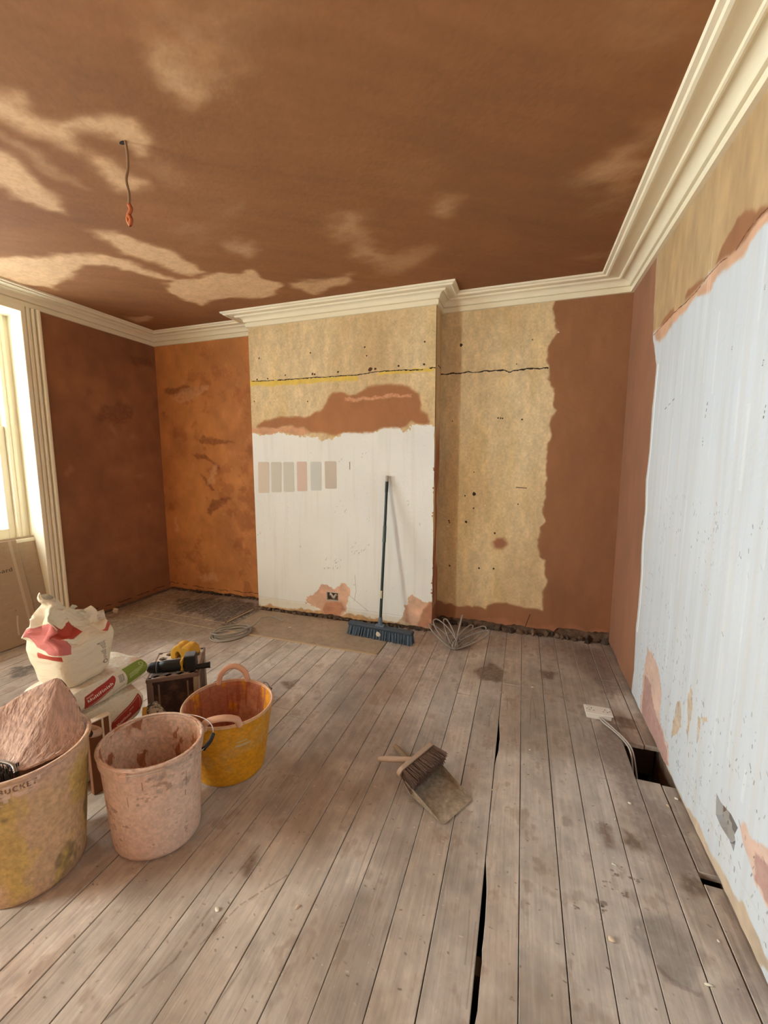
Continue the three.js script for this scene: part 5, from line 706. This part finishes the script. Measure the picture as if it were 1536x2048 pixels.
// mixing paddle whose ring shows behind the yellow tub
{
  const g = thing('mixing_paddle', 'rusty ringed mixing paddle lying behind the yellow tub', 'paddle', [-1.485, 0, -2.04]);
  const rust = M(0x7a5038, 0.75, { metalness: 0.3 }), gr = M(0x8d837a, 0.5, { metalness: 0.6 });
  const ring = new THREE.TorusGeometry(0.064, 0.006, 8, 40); ring.rotateX(Math.PI / 2 - 0.35); ring.rotateZ(0.15);
  add(g, 'ring', ring.translate(-0.02, 0.075, 0.0), rust);
  const ring2 = new THREE.TorusGeometry(0.058, 0.003, 6, 40); ring2.rotateY(-0.5); add(g, 'ring', ring2.translate(0.02, 0.062, -0.01), gr);
  for (let k = 0; k < 4; k++) { const a = k * 1.571 + 0.4; add(g, 'spoke', rod([-0.01, 0.078, 0.005], [-0.02 + 0.062 * Math.cos(a), 0.075 + 0.02 * Math.sin(a), 0.06 * Math.sin(a)], 0.0045, 6), rust); }
  add(g, 'shaft', rod([-0.01, 0.08, 0.0], [-0.22, 0.012, -0.08], 0.007, 10), rust);
}

// ------------------------------------------------------------------ broom, hand brush, dustpan
{
  const g = thing('broom', 'long-handled push broom leaning on the chimney breast', 'broom', [-1.098, 0, -3.15], 0.0);
  const turn = -0.1;
  const hd = new THREE.Group(); hd.name = 'head'; hd.rotation.y = turn; g.add(hd);
  add(hd, 'head_block', rb(-0.3, 0.3, 0.075, 0.105, -0.032, 0.032, 0.012), M(0x3b4450, 0.6));
  const bl = []; for (let i = 0; i < 64; i++) for (let k = 0; k < 4; k++) { const x = -0.288 + i * 0.00914 + rr(-0.002, 0.002), z = -0.024 + k * 0.016; bl.push(rod([x, 0.078, z], [x + rr(-0.006, 0.006) + (x / 0.3) * 0.012, 0.0, z * 1.6 + rr(-0.006, 0.006) + 0.006], 0.0036, 5, 0.0046)); }
  [0x4a5764, 0x6f7d8b].forEach((c, j) => { const br = add(hd, 'bristles', join(bl.filter((_, i) => (i % 3 === 0) === (j === 1))), M(c, 0.85)); br.userData.kind = 'stuff'; });
  add(hd, 'dried_plaster', lump(0.022, 0.018, 0.004, 0.4, 2, 7).translate(0.0, 0.045, 0.04), M(0xd9c9b4, 0.9));
  const s0 = V(-0.0, 0.1, -0.0), top = V(-0.014, 1.368, -0.232);
  add(g, 'socket', join([rod(s0.toArray(), s0.clone().lerp(top, 0.06).toArray(), 0.02, 16, 0.016), rb(-0.04, 0.04, 0.1, 0.118, -0.025, 0.025, 0.006)]), M(0x5d6a78, 0.5));
  const h = add(g, 'handle', rod(s0.clone().lerp(top, 0.03).toArray(), s0.clone().lerp(top, 0.965).toArray(), 0.0125, 16), M(0x22332f, 0.45));
  add(h, 'grip_sleeve', rod(s0.clone().lerp(top, 0.555).toArray(), s0.clone().lerp(top, 0.665).toArray(), 0.0155, 16), M(0x4b5a54, 0.6));
  add(h, 'grip_end', rod(s0.clone().lerp(top, 0.89).toArray(), s0.clone().lerp(top, 0.965).toArray(), 0.014, 16), M(0x2d3230, 0.6));
  add(h, 'tip', rod(s0.clone().lerp(top, 0.96).toArray(), top.toArray(), 0.014, 16), M(0xb9b2a4, 0.6));
  add(h, 'paint_splash', rod(s0.clone().lerp(top, 0.185).add(V(-0.002, 0, 0.002)).toArray(), s0.clone().lerp(top, 0.235).add(V(-0.002, 0, 0.002)).toArray(), 0.0125, 12), M(0xd8c8a8, 0.8));
}
{
  // dustpan: local +x points to its lip
  const dir = Math.atan2(0.505, 0.864), g = thing('dustpan', 'bare metal dustpan lying on the boards under the hand brush', 'dustpan', [-0.3, 0, -1.66], -dir);
  const tin = new THREE.MeshStandardMaterial({ roughness: 0.6, metalness: 0.25, map: surface({ w: 256, h: 256, u0: -0.2, u1: 0.2, v0: -0.2, v1: 0.2, base: (u, v) => tint(mix3([178, 162, 142], [150, 134, 116], fbm(u * 20, v * 20, 4)), 0.8 + 0.4 * fbm(u * 70, v * 70, 3)) }) });
  const W = 0.098, L = 0.225, th = 0.0016;
  const sh = new THREE.Shape(); sh.moveTo(-L / 2, -W); sh.lineTo(L / 2 - 0.02, -W); sh.quadraticCurveTo(L / 2, -W, L / 2, -W + 0.02); sh.lineTo(L / 2, W - 0.02); sh.quadraticCurveTo(L / 2, W, L / 2 - 0.02, W); sh.lineTo(-L / 2, W); sh.closePath();
  add(g, 'pan', worldUV(warp(new THREE.ExtrudeGeometry(sh, { depth: th, bevelEnabled: false, curveSegments: 6 }).rotateX(-Math.PI / 2), (v) => { v.y += 0.004 + 0.012 * clamp01((L / 2 - v.x) / L); })), tin);
  for (const s of [-1, 1]) { const p = new THREE.Shape(); p.moveTo(-L / 2, 0); p.lineTo(L / 2 - 0.02, 0); p.lineTo(L / 2 - 0.05, 0.012); p.quadraticCurveTo(0, 0.03, -L / 2 + 0.02, 0.05); p.lineTo(-L / 2, 0.05); p.closePath(); add(g, 'side_lip', worldUV(warp(new THREE.ExtrudeGeometry(p, { depth: 0.002, bevelEnabled: false }).translate(0, 0, s * W - 0.001), (v) => { v.y += 0.004 + 0.012 * clamp01((L / 2 - v.x) / L); v.z += s * v.y * 0.12; })), tin); }
  add(g, 'back_plate', worldUV(box(-L / 2 - 0.002, -L / 2, 0.012, 0.066, -W, W)), tin);
  const hd = add(g, 'handle', new THREE.LatheGeometry([[0.0001, 0], [0.009, 0.002], [0.011, 0.04], [0.0135, 0.14], [0.0135, 0.23], [0.01, 0.255], [0.0001, 0.262]].map(([r, y]) => new THREE.Vector2(r, y)), 16).rotateZ(Math.PI / 2), M(0x8d7358, 0.8));
  hd.position.set(-L / 2, 0.042, 0.0); hd.rotation.y = -0.24; hd.rotation.z = 0.1; hd.userData.label = 'turned wooden handle of the dustpan';
}
{
  const g = thing('hand_brush', 'stiff brown-bristled hand brush with wooden handle resting on the dustpan', 'brush', [-0.418, 0.092, -1.735], -0.0);
  // local axes: length along l, bristles along b
  const l = V(0.42, 0, -0.9).normalize(), b = V(0.8, -0.3, 0.42).normalize(), n = l.clone().cross(b).normalize(); b.copy(n.clone().cross(l));
  const basis = new THREE.Matrix4().makeBasis(l, b, n);
  const wood = M(0xb79c86, 0.8), W2 = 0.125;
  const sh = new THREE.Shape(); sh.absarc(W2 - 0.022, 0, 0.022, -Math.PI / 2, Math.PI / 2); sh.absarc(-W2 + 0.022, 0, 0.022, Math.PI / 2, Math.PI * 1.5); sh.closePath();
  add(g, 'back', new THREE.ExtrudeGeometry(sh, { depth: 0.014, bevelEnabled: true, bevelSize: 0.003, bevelThickness: 0.003, bevelSegments: 2, curveSegments: 8 }).rotateX(-Math.PI / 2).translate(0, -0.018, 0).applyMatrix4(basis), wood);
  const bl = []; for (let i = 0; i < 1250; i++) { const x = rr(-W2 + 0.012, W2 - 0.008), z = rr(-0.02, 0.02), len = 0.075 + rr(-0.008, 0.008); bl.push(rod([x, 0, z], [x + (x / W2) * 0.012 + rr(-0.006, 0.006), len, z * 1.8 + rr(-0.008, 0.008)], 0.0016, 3, 0.0012)); }
  const br = add(g, 'bristles', join(bl).applyMatrix4(basis), M(0x7a5e50, 0.95)); br.userData.kind = 'stuff';
  const hd = new THREE.LatheGeometry([[0.0001, 0], [0.0125, 0.002], [0.0125, 0.06], [0.0135, 0.12], [0.0125, 0.17], [0.008, 0.182], [0.0001, 0.184]].map(([r, y]) => new THREE.Vector2(r, y)), 16);
  hd.applyQuaternion(new THREE.Quaternion().setFromUnitVectors(V(0, 1, 0), V(-0.93, -0.2, 0.02).normalize())); add(g, 'handle', hd.translate(-0.018, 0.0, -0.0), wood);
}

// ------------------------------------------------------------------ socket, cables
{
  const g = thing('double_socket', 'white double wall socket lying face up beside the hole in the floor', 'socket', [0.478, 0, -2.545], 0.0);
  const wh = M(0xe6ddd2, 0.5), dk = M(0x2a2523, 0.8);
  add(g, 'back_box', rb(-0.066, 0.066, 0, 0.028, -0.038, 0.04, 0.004), wh); const face = add(g, 'faceplate', rb(-0.074, 0.074, 0.027, 0.036, -0.044, 0.044, 0.004), wh);
  for (const s of [-1, 1]) { const cx = s * 0.036; for (const [dx, dz, w, d] of [[0, -0.012, 0.004, 0.009], [-0.011, 0.01, 0.008, 0.004], [0.011, 0.01, 0.008, 0.004]]) add(face, 'pin_slot', box(cx + dx - w / 2, cx + dx + w / 2, 0.0355, 0.0366, dz - d / 2, dz + d / 2), dk); add(face, 'rocker_switch', rb(cx + s * 0.024 - 0.005, cx + s * 0.024 + 0.005, 0.035, 0.040, -0.03, -0.014, 0.002), wh); }
  for (const x of [-0.06, 0.06]) add(face, 'screw', new THREE.CylinderGeometry(0.0035, 0.0035, 0.0015, 12).translate(x, 0.0364, 0.0), M(0x9a938a, 0.4, { metalness: 0.7 }));
  const c = M(0xb7aca4, 0.6);
  add(g, 'cable', tube([[0.01, 0.014, 0.036], [0.02, 0.016, 0.06], [0.06, 0.01, 0.12], [0.098, 0.012, 0.2], [0.118, 0.004, 0.27], [0.13, -0.08, 0.33], [0.14, -0.2, 0.38]], 0.0045, 50, 7), c);
  add(g, 'cable', tube([[0.0, 0.014, 0.036], [0.01, 0.012, 0.07], [0.055, 0.009, 0.135], [0.09, 0.01, 0.21], [0.108, 0.002, 0.28], [0.112, -0.09, 0.35], [0.11, -0.2, 0.42]], 0.0045, 50, 7), c);
}
{
  const pts = []; for (let i = 0; i <= 170; i++) { const t = i / 170, a = t * 6.283 * 6.2 + 0.4, r = 1 + 0.14 * Math.sin(t * 9) + 0.07 * Math.sin(t * 31); pts.push(V(r * 0.115 * Math.cos(a) + 0.014 * Math.sin(t * 17), 0.007 + 0.05 * t * (0.5 + 0.5 * Math.sin(a * 0.5 + 1)), r * 0.15 * Math.sin(a) + 0.014 * Math.cos(t * 13))); }
  pts.push(V(0.08, 0.05, -0.12), V(0.02, 0.06, -0.24), V(-0.1, 0.03, -0.33), V(-0.09, 0.02, -0.43), V(0.06, 0.012, -0.47));
  const m = add(scene, 'cable_coil', tube(pts, 0.0055, 460, 6), M(0xa3998b, 0.6)); m.position.set(-2.345, 0, -2.80); m.rotation.y = -0.5; tag(m, 'neat grey cable coil lying on the boards left of the hearth slab', 'cable');
}
{
  const pts = []; const loops = [[-0.25, 0.16, 0.11, 1.9], [-0.2, 0.19, 0.15, 0.3], [-0.12, 0.2, 0.17, 0.9], [0.02, 0.21, 0.2, 1.5], [0.1, 0.18, 0.16, 2.2], [0.2, 0.2, 0.12, 2.7], [0.24, 0.15, 0.14, 3.2], [-0.05, 0.17, 0.03, 0.2], [0.05, 0.19, 0.02, 2.9]];
  loops.forEach(([ox, R, hh, az], k) => { for (let i = 0; i < 10; i++) { const s = (i / 10) * 6.283, e = 0.5 - 0.5 * Math.cos(s); pts.push(V(0.04 + ox * e + Math.cos(az) * R * 0.38 * Math.sin(s), 0.009 + hh * Math.pow(e, 0.8) * (0.85 + 0.15 * Math.sin(k * 3)), 0.1 - 0.26 * e * (R / 0.2) + Math.sin(az) * R * 0.3 * Math.sin(s))); } });
  const m = add(scene, 'cable_tangle', tube(pts, 0.0055, 720, 6), M(0x9b9188, 0.6)); m.position.set(-0.5, 0, -3.22); tag(m, 'loose tangle of grey cable on the boards by the right alcove', 'cable');
}
tag(add(scene, 'batten', rod([-2.555, 0.006, -3.0], [-2.53, 0.006, -3.36], 0.008, 4), M(0xc7ac86, 0.85)), 'thin pale wooden batten lying beside the hearth', 'batten');
// ceiling flex
{
  const x = -1.646, z = -1.461, g = thing('ceiling_flex', 'bare lighting cable hanging from a hole in the ceiling', 'cable', [x, YC, z]);
  add(g, 'flex', tube([[0, 0.01, 0], [0.012, -0.04, 0.004], [0.006, -0.1, 0], [-0.006, -0.15, 0.002], [0.002, -0.2, 0], [-0.002, -0.25, 0]], 0.0055, 40, 7), M(0x8c6a4c, 0.7));
  const or = M(0xb05a2a, 0.6);
  add(g, 'taped_end', tube([[-0.002, -0.245, 0], [0.008, -0.265, 0.002], [-0.008, -0.285, 0], [0.006, -0.305, 0.003], [-0.004, -0.325, 0]], 0.009, 24, 7), or);
  add(g, 'bare_core', tube([[-0.006, -0.28, 0.004], [-0.014, -0.305, 0.004], [-0.004, -0.33, 0]], 0.006, 14, 6), M(0xc26a34, 0.6));
  add(g, 'ceiling_hole', new THREE.CylinderGeometry(0.009, 0.012, 0.004, 12).scale(1.5, 1, 0.8).translate(-0.012, -0.001, 0), M(0x2a1a12, 1));
}
// plasterboards in the window recess
{
  const mk = (name, label, xb, xt, z0, z1, h, tex, c) => { const lean = Math.atan2(xb - xt, h), g = thing(name, label, 'board', [xb, 0, (z0 + z1) / 2], 0, 'plasterboards under the window'); g.rotation.z = lean; const L = h / Math.cos(lean); add(g, 'sheet', rbox(0.0125, L, z1 - z0, 0.004, 2).translate(0, L / 2 + 0.003, 0), M(c, 0.85, { map: null })); const f = add(g, 'face_paper', (() => { const p = new THREE.PlaneGeometry(z1 - z0 - 0.008, L - 0.008); return p.rotateY(Math.PI / 2).translate(0.0066, L / 2 + 0.003, 0); })(), new THREE.MeshStandardMaterial({ map: tex, roughness: 0.85 })); return g; };
  const face = (txt) => canvasTex(1024, 1024, (x, w, h) => { x.fillStyle = '#b39a80'; x.fillRect(0, 0, w, h); for (let i = 0; i < 1250; i++) { x.fillStyle = `rgba(${rnd() < 0.5 ? '206,184,160' : '140,116,92'},${rr(0.02, 0.1)})`; x.fillRect(rr(0, w), rr(0, h), rr(3, 60), rr(2, 30)); } if (txt) { x.fillStyle = 'rgba(70,64,52,0.75)'; x.font = 'bold 52px sans-serif'; x.textAlign = 'right'; x.fillText('board', 950, 300); x.font = '34px sans-serif'; x.fillText('✓ + △', 930, 700); x.strokeStyle = 'rgba(220,206,186,0.8)'; x.lineWidth = 12; x.beginPath(); x.moveTo(900, 740); x.quadraticCurveTo(880, 820, 876, 930); x.stroke(); x.fillStyle = 'rgba(222,206,184,0.45)'; x.fillRect(965, 0, 22, h); } });
  mk('plasterboard', 'large plasterboard sheet leaning behind the stamped one, torn corner paper', -3.868, -4.052, -2.372, -1.3, 0.848, face(false), 0xa68d74);
  mk('plasterboard', 'plasterboard sheet with printed stamps leaning in front under the window', -3.835, -4.022, -2.225, -1.22, 0.835, face(true), 0xb8a086);
}
// chips and crumbs that can be picked out on the boards
CHIPS.forEach(([x, nz], i) => { const r = i < 3 ? 0.012 : i < 8 ? 0.009 : rr(0.004, 0.008), m = add(scene, 'plaster_chip', lump(r, r * 0.35, r * rr(0.4, 0.9), 0.8, 0, i * 3 + 0.37), M(i % 3 ? 0xe6dccb : 0xd8c0a6, 0.9)); m.position.set(x, r * 0.3, -nz); m.rotation.y = rr(0, 6); tag(m, ['elongated white plaster chip beside the round grey floor stain', 'white plaster crumb at the seam across the round grey floor stain', 'pale plaster chip in front of the pink bucket', 'pale plaster flake between the pink bucket and the dustpan', 'flat white plaster flake on the boards near the cable tangle', 'white plaster flake just in front of the floor hole', 'white plaster crumb between the floor hole and the wall'][i] ?? 'small pale plaster chip lying on the floorboards', 'chip', 'plaster chips scattered on the floorboards'); });
tag(add(scene, 'plaster_chunk', lump(0.03, 0.022, 0.018, 0.35, 2, 8).translate(-3.55, 0.02, -2.0), M(0xcbb492, 0.95)), 'pale plaster chunk on the floor in front of the plasterboards', 'chunk');
tag(add(scene, 'plaster_chunk', lump(0.03, 0.026, 0.022, 0.35, 2, 5).translate(-3.78, 0.025, -2.86), M(0xd9c6aa, 0.95)), 'pale plaster chunk at the foot of the dark window wall', 'chunk');

scene.traverse((o) => { if (o.isMesh && o.material !== glass) o.castShadow = o.receiveShadow = true; });
renderer.render(scene, camera);
